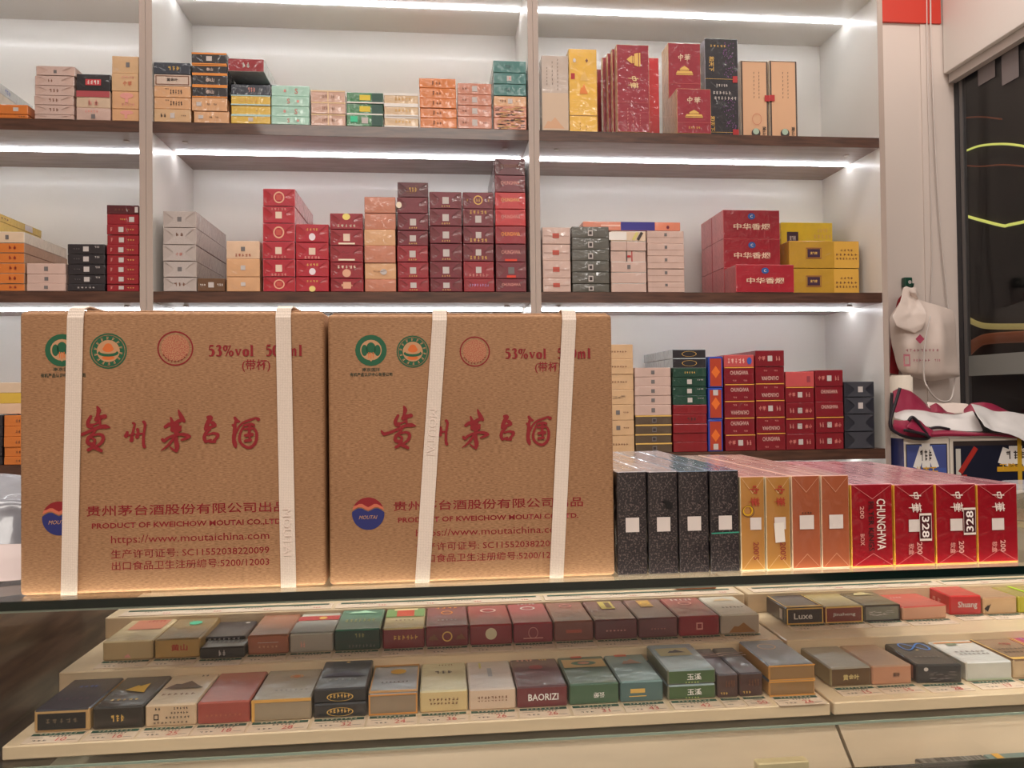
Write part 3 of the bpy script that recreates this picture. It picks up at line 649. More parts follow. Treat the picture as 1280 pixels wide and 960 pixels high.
stack('second maroon stack right of the salmon stack', 2, 536.2, 577.2, [239.8, 261, 282.6, 304.3, 327, 348], ['maroon'] * 6, cyc(msq), fold=0.0018)
gtx = ('marks5', 0, .2, .6, .2, GOLDP)
stack('third maroon stack right of the salmon stack', 2, 578, 617, [240, 261, 283, 304.6, 326.5, 348.3], ['maroon', 'maroon', 'maroon', 'maroon', 'crimson', 'crimson'],
      pick((('ring', 0, .52, .3, .56, GOLDP), ('marks2', 0, .52, .16, .2, GOLDP), tx(1, -.35, .5, .06, .14, GOLDP), tx(1, .35, .5, .06, .14, GOLDP)), (sq(0, .4, .2, .4), ('marks5', 0, .8, .6, .2, GOLDP)), (sq(0, .5, .18, .36), gtx), (sq(0, .5, .18, .36), gtx), (sq(0, .5, .18, .36), ('marks6', 0, .2, .66, .16, PK)), (('marks8', 0, .5, .66, .2, ink((190, 150, 200))),)), fold=0.0014)
ctx = lambda m: ('t', 'CHUNGHWA', 0, .55, .22, m, 0, .62)
stack('tallest red stack, at the middle divider', 2, 618, 656.8, [198, 219, 240.5, 261.6, 282.5, 305, 327.4, 348.3], ['dmaroon', 'maroon', 'hotred', 'hotred', 'crimson', 'maroon', 'maroon', 'maroon'],
      pick((ctx(BRN),), (ctx(PK),), (ctx(ink((230, 170, 110))),), (ctx(PK),), (ctx(ink((236, 150, 70))),), (ctx(PK), ('rect', 0, .1, .4, .12, ink((220, 60, 40)))), (sq(0, .48, .2, .4, QD), ('rect', 0, .12, .3, .14, ink((220, 60, 40)))), (ctx(PK),)), fold=0.0014)
# middle shelf, right bay
stack('red-sealed pink stack beside the middle divider', 2, 677.4, 713, [284, 305, 326, 347.5], ['palepink'] * 4, cyc((('rect', -.02, .5, .24, .28, ink((190, 80, 66))), ('rect', 0, .48, .9, .02, BRN))), fold=.0004)
stack('dark grey-green stack on the middle shelf', 2, 714.2, 761.4, [283, 297, 312, 326, 340, 354.5], ['dgreen'] * 6, cyc((sq(0, .42, .13, .5, QS), sq(0, .42, .08, .3, DK))), fold=0.0008)
wb = stack('pinkish stack under a white box, middle shelf', 2, 763, 807.8, [289, 301.4, 313.5, 327, 340.3, 354], ['cream', 'palepink', 'palepink', 'palepink', 'palepink', 'palepink'],
      pick((('rect', -.3, .5, .5, .8, WH), ('rect', .2, .5, .08, .9, ink((214, 200, 120)), 30), ('rect', .33, .5, .08, .9, DK, 30)), (('rect', -.05, .5, .01, 1, BRN),), (('rect', -.05, .5, .03, 1, DK), ('rect', .1, .5, .03, 1, RD), ('rect', .02, .5, .1, .2, RD)), (sq(.0, .5, .09, .4, QD),), (), ()), top=lambda i: film((226, 226, 222)))
stack('pink stack nearest the large red cartons', 2, 808.8, 855.4, [288.5, 304.3, 320, 336, 352.2], ['palepink'] * 5, cyc((sq(0, .7, .07, .24, QD), ('rect', 0, .48, 1, .015, BRN))), fold=0.0)
zbr = ZT[2]
o1 = atY(728, 286, YF + .06); o2 = atY(849, 290, YF + .06)
bz = max(atY(737, 283, YF).z, atY(830, 288.5, YF).z) + 0.0015
br = carton('cigarette_carton', 'long orange carton with a dark blue middle lying across the tops of the stacks', 'carton', None, (o1.x + o2.x) / 2, YF + 0.05, bz, o2.x - o1.x, 0.0235, 0.09, (film((220, 130, 100)),) * 3, 0,
            (('rect', .06, .5, .35, 1.0, ink((54, 48, 130))), ('rect', -.22, .55, .2, .2, ink((240, 190, 170))), ('disc', .37, .4, .03, .4, ink((110, 30, 50)))), bevel=0.001)
bigred = film((150, 22, 38)); bigside = film((198, 92, 96))
def bigbox(label, x0, x1, y0, y1, yo, mats, decor, d, group):
    Y = YF + yo
    a, b = atY(x0, y0, Y), atY(x1, y0, Y); zt_ = atY((x0 + x1) / 2, y0, Y).z; z0 = max(ZT[2] + .0005, atY((x0 + x1) / 2, y1, Y).z if y1 else 0)
    return carton('cigarette_carton', label, 'carton', group, (a.x + b.x) / 2, Y, z0, b.x - a.x - .0008, zt_ - z0 - .0006, d, mats, 0, decor)
bigd = (('disc', 0, .78, .13, .22, ink((40, 84, 150))), ('t', 'C', 0, .78, .1, SP), ('t', '中华香烟', .0, .42, .22, ink((226, 196, 170)), 0, .64))
G = 'large red cartons stacked beside the yellow ones'
for col_, (a, b, yo, nm) in enumerate(((904, 974.5, 0.085, 'front'), (904, 974.5, 0.178, 'rear'))):
    z_edges = [259, 298, 337, None]
    for i in range(3):
        Y = YF + yo
        sc_ = (YF + .085) / Y
        hz = 0.0825
        z0 = ZT[2] + .0005 + (2 - i) * (hz + .0006)
        A_, B_ = atY(904, 280, YF + .085), atY(974.5, 280, YF + .085)
        carton('cigarette_carton', 'large red carton, %s of the %s column behind the low one' % (['top', 'middle', 'bottom'][i], nm), 'carton', G, (A_.x + B_.x) / 2, Y, z0, B_.x - A_.x, hz, 0.09, (bigred, bigside, bigside), 0, bigd)
bigbox('single low large red carton standing in front of the other red ones', 919.5, 992.5, 330.5, None, 0.0, (film((166, 28, 44)), bigside, bigside), bigd, 0.082, G)
gf = film((196, 150, 46)); pl = ink((66, 38, 60))
gd = (('rect', .32, .5, .36, .98, ink((214, 164, 66))), ('frame', -.15, .55, .22, .4, ink((150, 90, 60))), ('rect', -.15, .55, .18, .3, pl), ('t', '黄鹤楼', -.15, .55, .1, GOLDP, 0, .1), tx(4, .32, .66, .2, .08, BRN), tx(6, .32, .5, .32, .08, BRN), tx(7, .32, .35, .32, .08, BRN))
bigbox('large gold carton, upper of two in front of the yellow one', 986, 1073.3, 301, 335.2, 0.088, (gf, gf, gf), gd, 0.09, 'large gold cartons at the end of the middle shelf')
bigbox('large gold carton, lower of two in front of the yellow one', 986, 1073.3, 335.6, None, 0.088, (gf, gf, gf), gd, 0.09, 'large gold cartons at the end of the middle shelf')
yf_ = film((236, 200, 30))
yd = (('rect', -.28, .8, .22, .16, pl), ('t', '黄鹤楼', -.28, .8, .06, SP, 0, .12), tx(5, .3, .82, .36, .05, GOLDP), tx(4, .3, .9, .22, .05, GOLDP))
bigbox('bright yellow large carton at the back, behind the gold ones', 976, 1040.5, 278, None, 0.19, (yf_, yf_, yf_), yd, 0.09, None)

# lower shelf
stack('cream and yellow stack at the far left of the lower shelf', 3, -22, 23, [480, 492.5, 505], ['cream', 'yellow', 'ltan'], cyc(()), yoff=0.04) if False else None
stack('orange stack at the far left of the lower shelf', 3, 4, 40, [519, 533, 546, 559, 571], ['orange'] * 5, cyc((tx(4, .1, .5, .4, .3, BRN),)))
stack('black stack at the left picture edge, lower shelf', 3, -36, 3, [519, 533, 546, 559, 571], ['black'] * 5)
zz = atY(10, 518, YF).z
for i, (c, n_) in enumerate((('ltan', 'bottom'), ('yellow', 'middle'), ('cream', 'top'))):
    carton('cigarette_carton', '%s carton, %s of three lying on the orange stack at lower left' % (C[c][0], n_), 'carton', 'pale cartons on the far left lower stack', atY(5, 500, YF).x, YF + .012, zz + i * .0265 + 0.0008, 0.13, 0.0262, 0.26, (fm(c),) * 3)
stack('tan stack of seven beside the brown case, lower shelf', 3, 741, 791.6, [430.5, 448.7, 468, 487, 506, 525.5, 544.5], ['tan'] * 7, pick((tx(6, .15, .5, .4, .12, BRN),), (tx(6, .15, .5, .4, .12, BRN),), (tx(6, .15, .5, .4, .12, BRN),), (('streak', .1, .5, .5, .2, DK),), (sq(.1, .5, .1, .28, QD), tx(3, .3, .5, .16, .1, BRN)), (sq(.1, .5, .1, .28, QD), tx(3, .3, .5, .16, .1, BRN)), (tx(6, .15, .5, .4, .12, BRN),)))
stack('pink-over-bronze stack on the lower shelf', 3, 793, 839, [459.5, 471.3, 483, 494.5, 506.2, 519.3, 530.8, 542.6, 554], ['palepink'] * 5 + ['bronze'] * 4,
      lambda i: (sq(0, .5, .1, .4, QD),) if i < 5 else (('rect', 0, .95, 1, .16, GOLDP), sq(.02, .45, .12, .5, QD), sq(.02, .45, .08, .3, DK)))
stack('black, green and red stack, lower shelf', 3, 840, 883, [436.7, 448, 460, 471.3, 483, 494.4, 506, 517.7, 530, 541.4, 552.5], ['black'] * 2 + ['green2'] * 4 + ['cardred'] * 5,
      lambda i: (('thinring', 0, .5, .44, .6, GOLDP),) if i < 2 else ((tx(5, 0, .5, .34, .2, GOLDP),) if i == 2 else ((sq(0, .5, .14, .5), tx(4, .32, .7, .2, .14, QS)) if i < 6 else ((('marks3', .05, .5, .3, .3, DK),) if i == 7 else ()))),
      side=lambda i: film((176, 186, 190)) if i < 2 else (fm('green2') if i < 6 else fm('cardred')))
of = film((196, 74, 34)); bluef = film((40, 70, 170))
Yo = YF + .002
for i, (a, b) in enumerate(((445.5, 484.3), (484.7, 523.8), (524.2, None))):
    A_, B_ = atY(885, a, Yo), atY(903.4, a, Yo); z0 = ZT[3] + .0005 if b is None else atY(894, b, Yo).z
    zt_ = atY(894, a, Yo).z
    carton('cigarette_carton', 'narrow orange-red carton edged in blue, %s of three standing on end' % ['top', 'middle', 'bottom'][i], 'carton', 'narrow blue-edged cartons on the lower shelf', (A_.x + B_.x) / 2, Yo, z0, B_.x - A_.x - .001, zt_ - z0 - .0006, 0.28, (bluef, bluef, bluef), 0,
           (('rect', 0, .49, .8, .9, ink((176, 60, 34))), ('diamond', 0, .5, .6, .4, ink((226, 110, 40)))) + (() if i == 0 else (sq(0, .85 if i == 1 else .15, .34, .18),)))
cg = ('t', 'CHUNGHWA', 0, .66, .24, ink((214, 170, 160)), 0, .6)
cgd = ('t', 'CHUNGHWA', 0, .3, .24, ink((214, 170, 160)), 180, .6)
sm = lambda v: (tx(3, -.16, v, .14, .1, PK), tx(3, .2, v, .14, .1, PK))
edge_g = ('rect', 0, .97, .98, .06, ink((226, 160, 70)))
zh = (('t', '中华', -.28, .5, .3, ink((214, 130, 120)), 0, .24), sq(0, .5, .16, .34), tx(2, .28, .5, .2, .3, PK))
zhr = (('t', '中华', .28, .5, .3, ink((214, 130, 120)), 180, .24), sq(-.02, .5, .16, .34), tx(2, -.3, .5, .2, .3, PK), ('speck', -.02, .5, .26, .5, DK))
stack('first wine red stack, lower shelf', 3, 904.6, 943, [443.5, 458.7, 480, 501, 522, 543.2], ['lred', 'wine', 'wine', 'wine', 'wine', 'wine'],
      pick((('marks5', -.1, .5, .6, .4, ink((240, 190, 180))), ('disc', .34, .5, .16, .6, BLU)), (cg,) + sm(.2) + (edge_g,), (cg,) + sm(.2) + (edge_g,), (cgd,) + sm(.75) + (edge_g,), (cg,) + sm(.2) + (edge_g,), zh + (edge_g,)))
stack('second wine red stack, the tallest, lower shelf', 3, 943.8, 980.6, [438, 458, 479, 500, 521, 541.2], ['wine'] * 6, pick(zh, (cgd,) + sm(.75), (cgd,) + sm(.75) + (edge_g,), zh + (edge_g,), (cgd,) + sm(.75) + (edge_g,), (cg,) + sm(.2) + (edge_g,)))
stack('third wine red stack, lower shelf', 3, 981.4, 1017.8, [464.5, 483.6, 503.3, 523, 542.5], ['lred', 'wine', 'wine', 'wine', 'wine'], pick((('rect', .3, .5, .12, .4, ink((150, 60, 70))),), zh + (edge_g,), zhr, zhr + (edge_g,), zh))
stack('fourth wine red stack, lower shelf', 3, 1018.6, 1054, [462.5, 483, 502, 521, 541], ['wine'] * 5, pick(zh, (cg, ('speck', 0, .4, .3, .4, DK)), (cg,), zhr + (edge_g,), zhr))
stack('blue-black stack ending the lower shelf', 3, 1055, 1093, [477, 496.5, 517.5, 539.3], ['indigo'] * 4, pick((sq(.02, .5, .16, .36),), (sq(.02, .5, .16, .36),), (), ()), fold=0.0022)

# ------------------------------------------------------------------ counter: glass showcase
GT = CAMZ - 0.18; GE = 0.725; GTH = 0.0085
sc_e = bpy.data.objects.new('glass_showcase', None); link(sc_e); sc_e.location = (0, 1.0, 0)
tag(sc_e, 'glass-topped shop counter with stepped trays of packs inside', 'counter')
def S(name, a, b, mat, bevel=0.0):
    return box(name, (a[0], a[1] - 1.0, a[2]), (b[0], b[1] - 1.0, b[2]), mat, sc_e, bevel)
top = S('glass_top', (-1.5, GE + 0.0016, GT - GTH), (1.62, 1.42, GT), clear_glass)
S('glass_edge', (-1.5, GE, GT - GTH), (1.62, GE + 0.0015, GT - 0.0003), rail_green)
S('front_pane', (-1.5, GE + 0.003, 0.752), (1.62, GE + 0.008, GT - GTH - 0.0025), clear_glass)
S('pane_top_edge', (-1.5, GE + 0.002, GT - GTH - 0.0023), (1.62, GE + 0.009, GT - GTH - 0.0003), bright_edge)
S('case_light_tube', (-0.48, GE + 0.0100, GT - GTH - 0.0036), (1.595, GE + 0.0145, GT - GTH - 0.0004), paint('case light', (255, 250, 240), emis=(255, 244, 226), es=CASE_POWER))
S('lower_rail', (-1.5, GE - 0.012, 0.70), (1.62, GE + 0.012, 0.7494), rail_green, 0.001)
S('base_panel', (-1.5, GE + 0.0, 0.02), (1.62, GE + 0.02, 0.6995), wood_side)
S('side_board', (-0.502, GE + 0.012, 0.45), (-0.486, 1.34, GT - GTH - 0.0005), wood_side)
S('back_board', (-0.485, 1.325, 0.45), (1.62, 1.34, GT - GTH - 0.0005), paint('cream case board', (226, 208, 184), rough=0.5))
S('right_board', (1.6, GE + 0.012, 0.45), (1.618, 1.3245, GT - GTH - 0.0005), wood_side)
GSZ = CAMZ - 0.3625
S('glass_shelf', (-0.485, 0.8, GSZ - 0.005), (1.599, 1.32, GSZ), clear_glass)
S('shelf_front_edge', (-0.485, 0.7985, GSZ - 0.0026), (1.599, 0.7998, GSZ - 0.0002), bright_edge)
S('case_deck', (-0.485, GE + 0.0125, 0.66), (1.599, 1.32, 0.68), paint('cream case board', (226, 208, 184), rough=0.5))
# stepped riser racks
TZ = [CAMZ - 0.348, CAMZ - 0.315, CAMZ - 0.287]
TY = [0.815, 0.930, 1.052, 1.18]
def rack(xa, xb, label, dy=0.0):
    e = bpy.data.objects.new('stepped_rack', None); link(e); e.location = ((xa + xb) / 2, 0.815 + dy, GSZ); tag(e, label, 'display rack', 'stepped racks inside the counter')
    ox, oy = e.location.x, e.location.y
    for k in range(3):
        o = box('step', (xa - ox, TY[k] + dy - oy, (0.0003 if k == 0 else TZ[k - 1] + 0.0002 - GSZ)), (xb - ox, TY[3] - oy, TZ[k] - GSZ), rack_mat, e, 0.0012, 1)
    # sloping apron board below the shelf edge: same cream board, shade painted in
    ya, za, yb, zb_ = 0.806 + dy, GSZ - 0.0062, 0.757, 0.715
    t_ = 0.004
    v = [(xa - ox, ya - oy, za - GSZ), (xb - ox, ya - oy, za - GSZ), (xb - ox, yb - oy, zb_ - GSZ), (xa - ox, yb - oy, zb_ - GSZ)]
    v += [(p[0], p[1] + t_, p[2] - t_) for p in v]
    from_data('apron_board', v, [(0, 3, 2, 1), (4, 5, 6, 7), (0, 1, 5, 4), (1, 2, 6, 5), (2, 3, 7, 6), (3, 0, 4, 7)], paint('darkened apron board', (196, 172, 146), rough=.4, var=.12, scale=6, stretch=(1, 5, 5)), e)
rack(-0.444, 0.4335, 'long cream stepped rack inside the counter, left of the dark joint')
rack(0.4375, 1.3, 'cream stepped rack inside the counter, right of the dark joint')

# ------------------------------------------------------------------ packs in the case
PINKC = paint('price card', (226, 202, 182), rough=0.5); GRN = ink((34, 80, 66)); TXD = ink((46, 34, 34)); TXR = ink((196, 70, 66))
def pack(label, row, x0, x1, front, top, decor=(), h=0.0235, yo=0.0, d=0.088, n=1, rz=0.0, side=None, price=None, bev=0.0016, halfgap=0.0006):
    zt = TZ[row]; Y = {0: 0.843, 1: 0.962, 2: 1.085}[row] + yo
    a = atY(x0, 850, Y); b = atY(x1, 850, Y)
    # x from the pixel at the height of the pack front
    def xat(px):
        y = 500.0
        for _ in range(30):
            P = atY(px, y, Y); y += (P.z - (zt + h / 2)) * FOC / Y * 0.9
        return atY(px, y, Y).x
    xa, xb = xat(x0), xat(x1)
    res = []
    for k in range(n):
        lab = label if n == 1 else label + (', lower of two' if k == 0 else ', upper of two')
        o = carton('cigarette_pack', lab, 'cigarette pack', 'cigarette packs laid out inside the counter', (xa + xb) / 2, Y + random.uniform(-.0006, .0006), zt + 0.0003 + k * (h + 0.0004), xb - xa - halfgap, h, d, (front, side or front, top), 0, decor, rz=rz, bevel=bev)
        res.append(o)
    if price:
        cw = xb - xa - 0.0015
        o = box('price_card', (-cw / 2, 0, 0), (cw / 2, 0.023, 0.0007), PINKC); o.location = ((xa + xb) / 2, Y - 0.0262, zt + 0.0002)
        tag(o, 'paper price card %s, in front of the %s' % (price[1], price[2]), 'price card', 'price cards on the rack steps')
        patch('rect', GRN, cw * .94, .0055, (0.0, .0195, .0011), o, 0, 'T', 'header_bar')
        patch('marks8', PINKC, cw * .7, .003, (0.0, .0195, .0013), o, 0, 'T')
        patch('marks6', TXD, cw * .4, .003, (0.08 * cw, .0138, .0012), o, 0, 'T')
        patch('marks3', TXD, cw * .3, .0028, (-.22 * cw, .005, .0012), o, 0, 'T')
        patch('rect', TXD, cw * .22, .0006, (-.32 * cw, .0115, .0012), o, 0, 'T', 'printed_line')
        patch('rect', TXD, cw * .16, .0006, (.36 * cw, .004, .0012), o, 0, 'T', 'printed_line')
        if price[0]: text_obj(price[0], TXR, None, .0085, (.16 * cw, .0065, .0013), o, 0, 'T')
    return res
fl = lambda c, **k: film(c, cb=.2, coat=.8, **k)
T = lambda s, u, v, h, m, rot=0, w=None: ('t', s, u, v, h, m, rot) + ((w,) if w else ())
TT = lambda s, u, v, h, m, rot=0, w=None: ('T:t', s, u, v, h, m, rot) + ((w,) if w else ())
gframe = lambda m=GOLDP: (('frame', 0, .5, .98, .96, m),)
# --- front row, left rack
pack('black pack with a gold border at the left end of the front row', 0, 41.5, 112.5, fl((206, 164, 110)), fl((34, 32, 46)), (('rect', 0, .48, .86, .72, ink((34, 32, 34))), tx(5, .0, .5, .6, .2, ink((120, 104, 84))), ('T:marks4', .0, .7, .4, .06, BLU), ('T:marks5', 0, .3, .6, .06, ink((90, 50, 70)))), price=('10', 'reading 10', 'gold-bordered black pack'))
pack('black pack with a yellow dragon-like motif, second in the front row', 0, 115.3, 179.3, fl((44, 36, 32)), fl((40, 34, 34)), (tx(3, 0, .5, .3, .3, GOLDP), ('T:hill', .1, .6, .5, .28, ink((206, 160, 50)), 20), ('T:marks5', 0, .2, .6, .05, GOLDP)), price=('16', 'reading 16', 'black pack with yellow motif'))
pack('cream pack with landscape drawing and recycling text, front row', 0, 181, 245.8, fl((216, 184, 152)), fl((224, 200, 172)), (('sqring', -.28, .45, .1, .26, DK), tx(2, -.25, .82, .14, .12, DK), tx(5, .2, .82, .3, .1, DK), tx(6, .18, .62, .36, .1, DK), tx(7, .14, .42, .5, .1, DK), tx(9, 0, .2, .7, .08, DK), ('T:hill', 0, .6, .8, .25, ink((110, 84, 66))), ('T:marks6', 0, .28, .7, .06, BRN), ('T:marks2', .25, .88, .2, .06, DK)), price=('25', 'reading 25', 'cream landscape pack'))
pack('plain brick red shiny pack in the front row', 0, 246.3, 312.8, fl((164, 72, 62)), fl((176, 84, 72)), (('marks8', 0, .4, .7, .1, ink((180, 100, 70))),), price=('18', 'reading 18', 'brick red pack'))
pack('wide grey pack with gold edges and oval emblem, front row', 0, 314, 389.4, fl((160, 140, 116)), fl((170, 160, 146)), (('rect', 0, .93, 1, .14, ink((214, 160, 84))), ('rect', -.47, .5, .05, 1, ink((214, 160, 84))), ('T:ring', .08, .72, .24, .13, ink((206, 150, 100))), ('T:disc', .08, .72, .14, .08, ink((196, 120, 70))), ('T:marks7', .1, .25, .6, .04, QD)), price=('28', 'reading 28', 'wide grey pack'))
pack('black pack with gold arched lettering', 0, 391.5, 458.6, fl((36, 34, 38)), fl((38, 40, 50)), (('thinring', 0, .42, .5, .6, GOLDP), tx(6, 0, .5, .4, .3, GOLDP), ('T:hill', 0, .5, .9, .2, ink((60, 56, 80))), ('T:marks5', 0, .28, .6, .05, QD), ('T:diamond', .0, .9, .1, .06, GOLDP)), n=2, h=.0155, price=('32', 'reading 32', 'two stacked black packs'))
pack('silver-grey pack framed in orange-gold with sun emblem', 0, 460, 522.6, fl((150, 128, 106)), fl((166, 170, 178)), gframe(ink((206, 140, 70))) + (('T:frame', 0, .5, .99, .99, ink((214, 160, 96))), ('T:disc', .05, .72, .34, .18, ink((222, 170, 60))), ('T:marks7', 0, .35, .6, .05, TXD)), price=('24', 'reading 24', 'orange-framed pack'))
pack('pale yellow-cream pack with small brown text', 0, 524.5, 585, fl((218, 190, 138)), fl((222, 210, 170)), (tx(8, 0, .6, .64, .12, BRN), tx(8, 0, .42, .6, .1, BRN), ('T:marks3', 0, .62, .44, .1, DK), ('T:marks5', .05, .88, .34, .04, BRN)), price=('36', 'reading 36', 'pale yellow-cream pack'))
pack('pale pink pack with tiny text, right of the yellow-cream one', 0, 586, 645, fl((222, 192, 168)), fl((216, 200, 192)), (tx(9, 0, .6, .66, .12, BRN), tx(9, 0, .45, .66, .06, BRN), ('T:rect', 0, .55, .1, .3, ink((160, 156, 160))), ('T:rect', -.2, .8, .05, .2, ink((214, 200, 120)))), price=('26', 'reading 26', 'pale pink pack'))
pack('maroon pack with white capital lettering, front row', 0, 646, 709.4, fl((116, 44, 50)), fl((92, 48, 58)), (('t', 'BAORIZI', .02, .5, .32, WH, 0, .6), ('T:disc', 0, .66, .3, .16, ink((140, 40, 46))), ('T:marks3', .2, .93, .2, .06, GOLDP), ('T:marks4', -.2, .93, .4, .08, PK)), price=('26', 'reading 26', 'maroon lettered pack'))
pack('green pack with tan band and rosette on top, front row', 0, 711.5, 774, fl((70, 100, 74)), fl((74, 104, 88)), (T('云烟', .1, .45, .26, WH, 180), ('T:rect', 0, .72, .9, .3, ink((196, 160, 110))), ('T:disc', 0, .72, .54, .16, ink((80, 116, 96))), ('T:disc', 0, .72, .26, .09, ink((196, 140, 120))), ('T:rect', -.1, .95, .24, .08, ink((200, 90, 70)))), price=('31', 'reading 31', 'green rosette pack'))
pack('blue-green pack with a gold oblong label, front row', 0, 775.3, 829.5, fl((84, 112, 112)), fl((120, 148, 150)), (('rect', -.1, .55, .34, .2, GOLDP), ('rect', -.1, .3, .4, .04, GOLDP), ('T:rect', -.1, .94, .3, .08, ink((200, 90, 70))), ('T:hill', .05, .7, .5, .18, ink((150, 110, 96)))), price=('43', 'reading 43', 'blue-green pack'))
pack('green pack with white characters and mirrored top', 0, 834.5, 895.3, fl((70, 96, 56)), fl((150, 166, 172)), (T('玉溪', .05, .52, .44, WH, 0, .3), tx(5, 0, .14, .3, .1, ink((190, 200, 120))), ('T:rect', -.05, .66, .7, .3, ink((176, 160, 116))), ('T:hill', 0, .68, .4, .12, DK)), n=2, h=.0168, side=fl((120, 120, 100)), price=('42', 'reading 42', 'two stacked green packs'))
pack('slim dark maroon pack, left of the slim pair', 0, 896.4, 923, fl((74, 44, 42)), fl((66, 62, 76)), (('marks3', -.2, .2, .4, .1, GOLDP), tx(4, .1, .6, .5, .3, BRN), ('T:swirl', 0, .7, .5, .4, ink((190, 160, 150)), 90)), h=.027, price=('', 'half hidden', 'left slim maroon pack'))
pack('slim dark maroon pack, right of the slim pair', 0, 924, 954, fl((74, 44, 42)), fl((66, 62, 76)), (('marks3', -.2, .2, .4, .1, GOLDP), tx(4, .1, .6, .5, .3, BRN), ('T:swirl', 0, .7, .5, .4, ink((190, 160, 150)), 90)), h=.027, price=('50', 'reading 50', 'right slim maroon pack'))
pack('bronze pack with gold trim and ring emblem on top', 0, 961.3, 1019.4, fl((150, 112, 70)), fl((108, 112, 124)), (('rect', 0, .95, 1, .1, ink((214, 150, 70))), ('rect', 0, .05, 1, .08, ink((214, 150, 70))), ('T:thinring', -.05, .7, .4, .22, ink((206, 150, 96)))), n=2, h=.0175, side=fl((196, 140, 76)), yo=-0.004, price=('26', 'reading 26', 'two stacked bronze packs'))
# --- front row, right rack
pack('brown pack with three gold characters, first on the right rack', 0, 1038.3, 1089.4, fl((98, 70, 42)), fl((150, 142, 132)), (T('黄金叶', 0, .5, .3, ink((214, 190, 130)), 0, .4), ('T:marks6', 0, .9, .7, .04, BRN)), h=.0225, side=fl((150, 134, 100)), yo=.013, price=('15', 'reading 15', 'brown three-character pack'))
pack('salmon-brown pack with two dark characters', 0, 1090.3, 1140.6, fl((196, 138, 108)), fl((178, 140, 116)), (T('天叶', .1, .5, .26, DK, 0, .18), ('T:rect', 0, .92, .5, .1, ink((110, 80, 66)))), h=.0225, yo=.013, price=('15', 'of small print', 'salmon-brown pack'))
pack('black pack with a blue looping swirl on top', 0, 1147, 1201, fl((44, 44, 48)), fl((24, 24, 30)), (('disc', -.3, .75, .1, .2, QS), ('streak', .1, .4, .7, .5, QD), ('T:swirl', .05, .7, .7, .3, ink((70, 130, 214))), ('T:marks6', 0, .28, .6, .05, QD), ('T:disc', 0, .55, .08, .03, GOLDP), ('L:rect', .14, .5, .14, .7, ink((176, 130, 110)))), h=.0225, yo=.010, rz=R(-5), price=('28', 'reading 28', 'black swirl pack'))
pack('white and silver pack with faint text on top', 0, 1208, 1264.5, fl((212, 210, 202)), fl((224, 222, 222)), (('rect', 0, .08, .98, .1, ink((186, 196, 170))), ('T:rect', .0, .78, .9, .04, ink((214, 140, 70))), ('T:marks6', 0, .4, .7, .05, QD), ('T:marks7', 0, .3, .7, .05, QD), ('T:rect', -.1, .7, .22, .08, ink((140, 150, 130))), ('T:marks2', -.2, .92, .2, .05, QD)), h=.0225, yo=.011, rz=R(-2), price=('17', 'reading 17', 'white and silver pack'))
pack('brown-topped cream pack near the right picture edge', 0, 1266.5, 1319, fl((214, 184, 148)), fl((150, 118, 96)), (('T:marks7', 0, .3, .7, .05, DK), ('T:marks7', 0, .42, .7, .05, DK), ('T:marks3', .1, .62, .3, .1, RD), ('T:frame', 0, .5, .99, .99, GOLDP)), h=.0225, yo=.012, price=('20', 'of small print', 'brown-topped cream pack'))
pack('magenta pack at the right end of the front row', 0, 1320, 1372, fl((150, 40, 76)), fl((186, 44, 96)), (('T:swirl', 0, .8, .6, .2, ink((150, 110, 190))), ('T:frame', 0, .5, .99, .99, GOLDP)), h=.0225, yo=.012)
# --- second row, left rack
def q(label, x0, x1, f, tp, decor=(), price='', **k):
    return pack(label, 1, x0, x1, f, tp, decor, price=(price, 'with tiny print' if not price else 'reading ' + price, k.pop('short')), **k)
q('cream pack with a red printed block on top, left end of the second row', 127.8, 191.4, fl((196, 168, 126)), fl((216, 192, 152)), (('hill', 0, .24, .14, .2, PK), ('T:rect', .05, .72, .7, .46, ink((196, 122, 96))), ('T:marks5', .12, .88, .4, .1, RD)), short='red-block cream pack')
q('old-gold pack with a turquoise motif on top', 192.6, 250, fl((190, 150, 88)), fl((140, 110, 66)), (T('黄山', .05, .55, .34, RD, 0, .36), ('T:speck', .05, .72, .4, .3, ink((70, 190, 150))), ('T:disc', .05, .72, .3, .18, ink((70, 180, 140)))), short='old-gold turquoise pack')
pack('thin black pack lying low in front, second row', 1, 249, 306, fl((34, 30, 32)), fl((40, 36, 40)), (tx(2, 0, .5, .2, .5, SP), ('T:marks8', 0, .7, .8, .3, QD)), h=.0135, yo=-0.008, d=.03, price=('', 'with tiny print', 'thin black pack'))
pack('black pack half hidden behind the thin black one, second row', 1, 254, 307, fl((34, 30, 32)), fl((44, 42, 54)), (tx(7, 0, .85, .8, .14, QS), ('T:disc', .3, .85, .12, .08, SP)), h=.0165, yo=.0235, d=.066)
q('copper-brown pack in the second row', 309, 361, fl((164, 96, 70)), fl((156, 92, 64)), (tx(5, .0, .4, .5, .1, ink((206, 150, 120))), ('rect', 0, .62, .5, .02, SP)), short='copper-brown pack')
q('silver-grey pack with white top and red band', 362, 416.6, fl((168, 156, 146)), fl((200, 196, 186)), (tx(2, -.2, .45, .14, .34, PK), ('T:rect', 0, .72, 1, .22, ink((176, 46, 44))), ('T:disc', .1, .72, .2, .14, GOLDP), ('T:rect', 0, .28, 1, .5, ink((168, 164, 158)))), short='grey pack with red band')
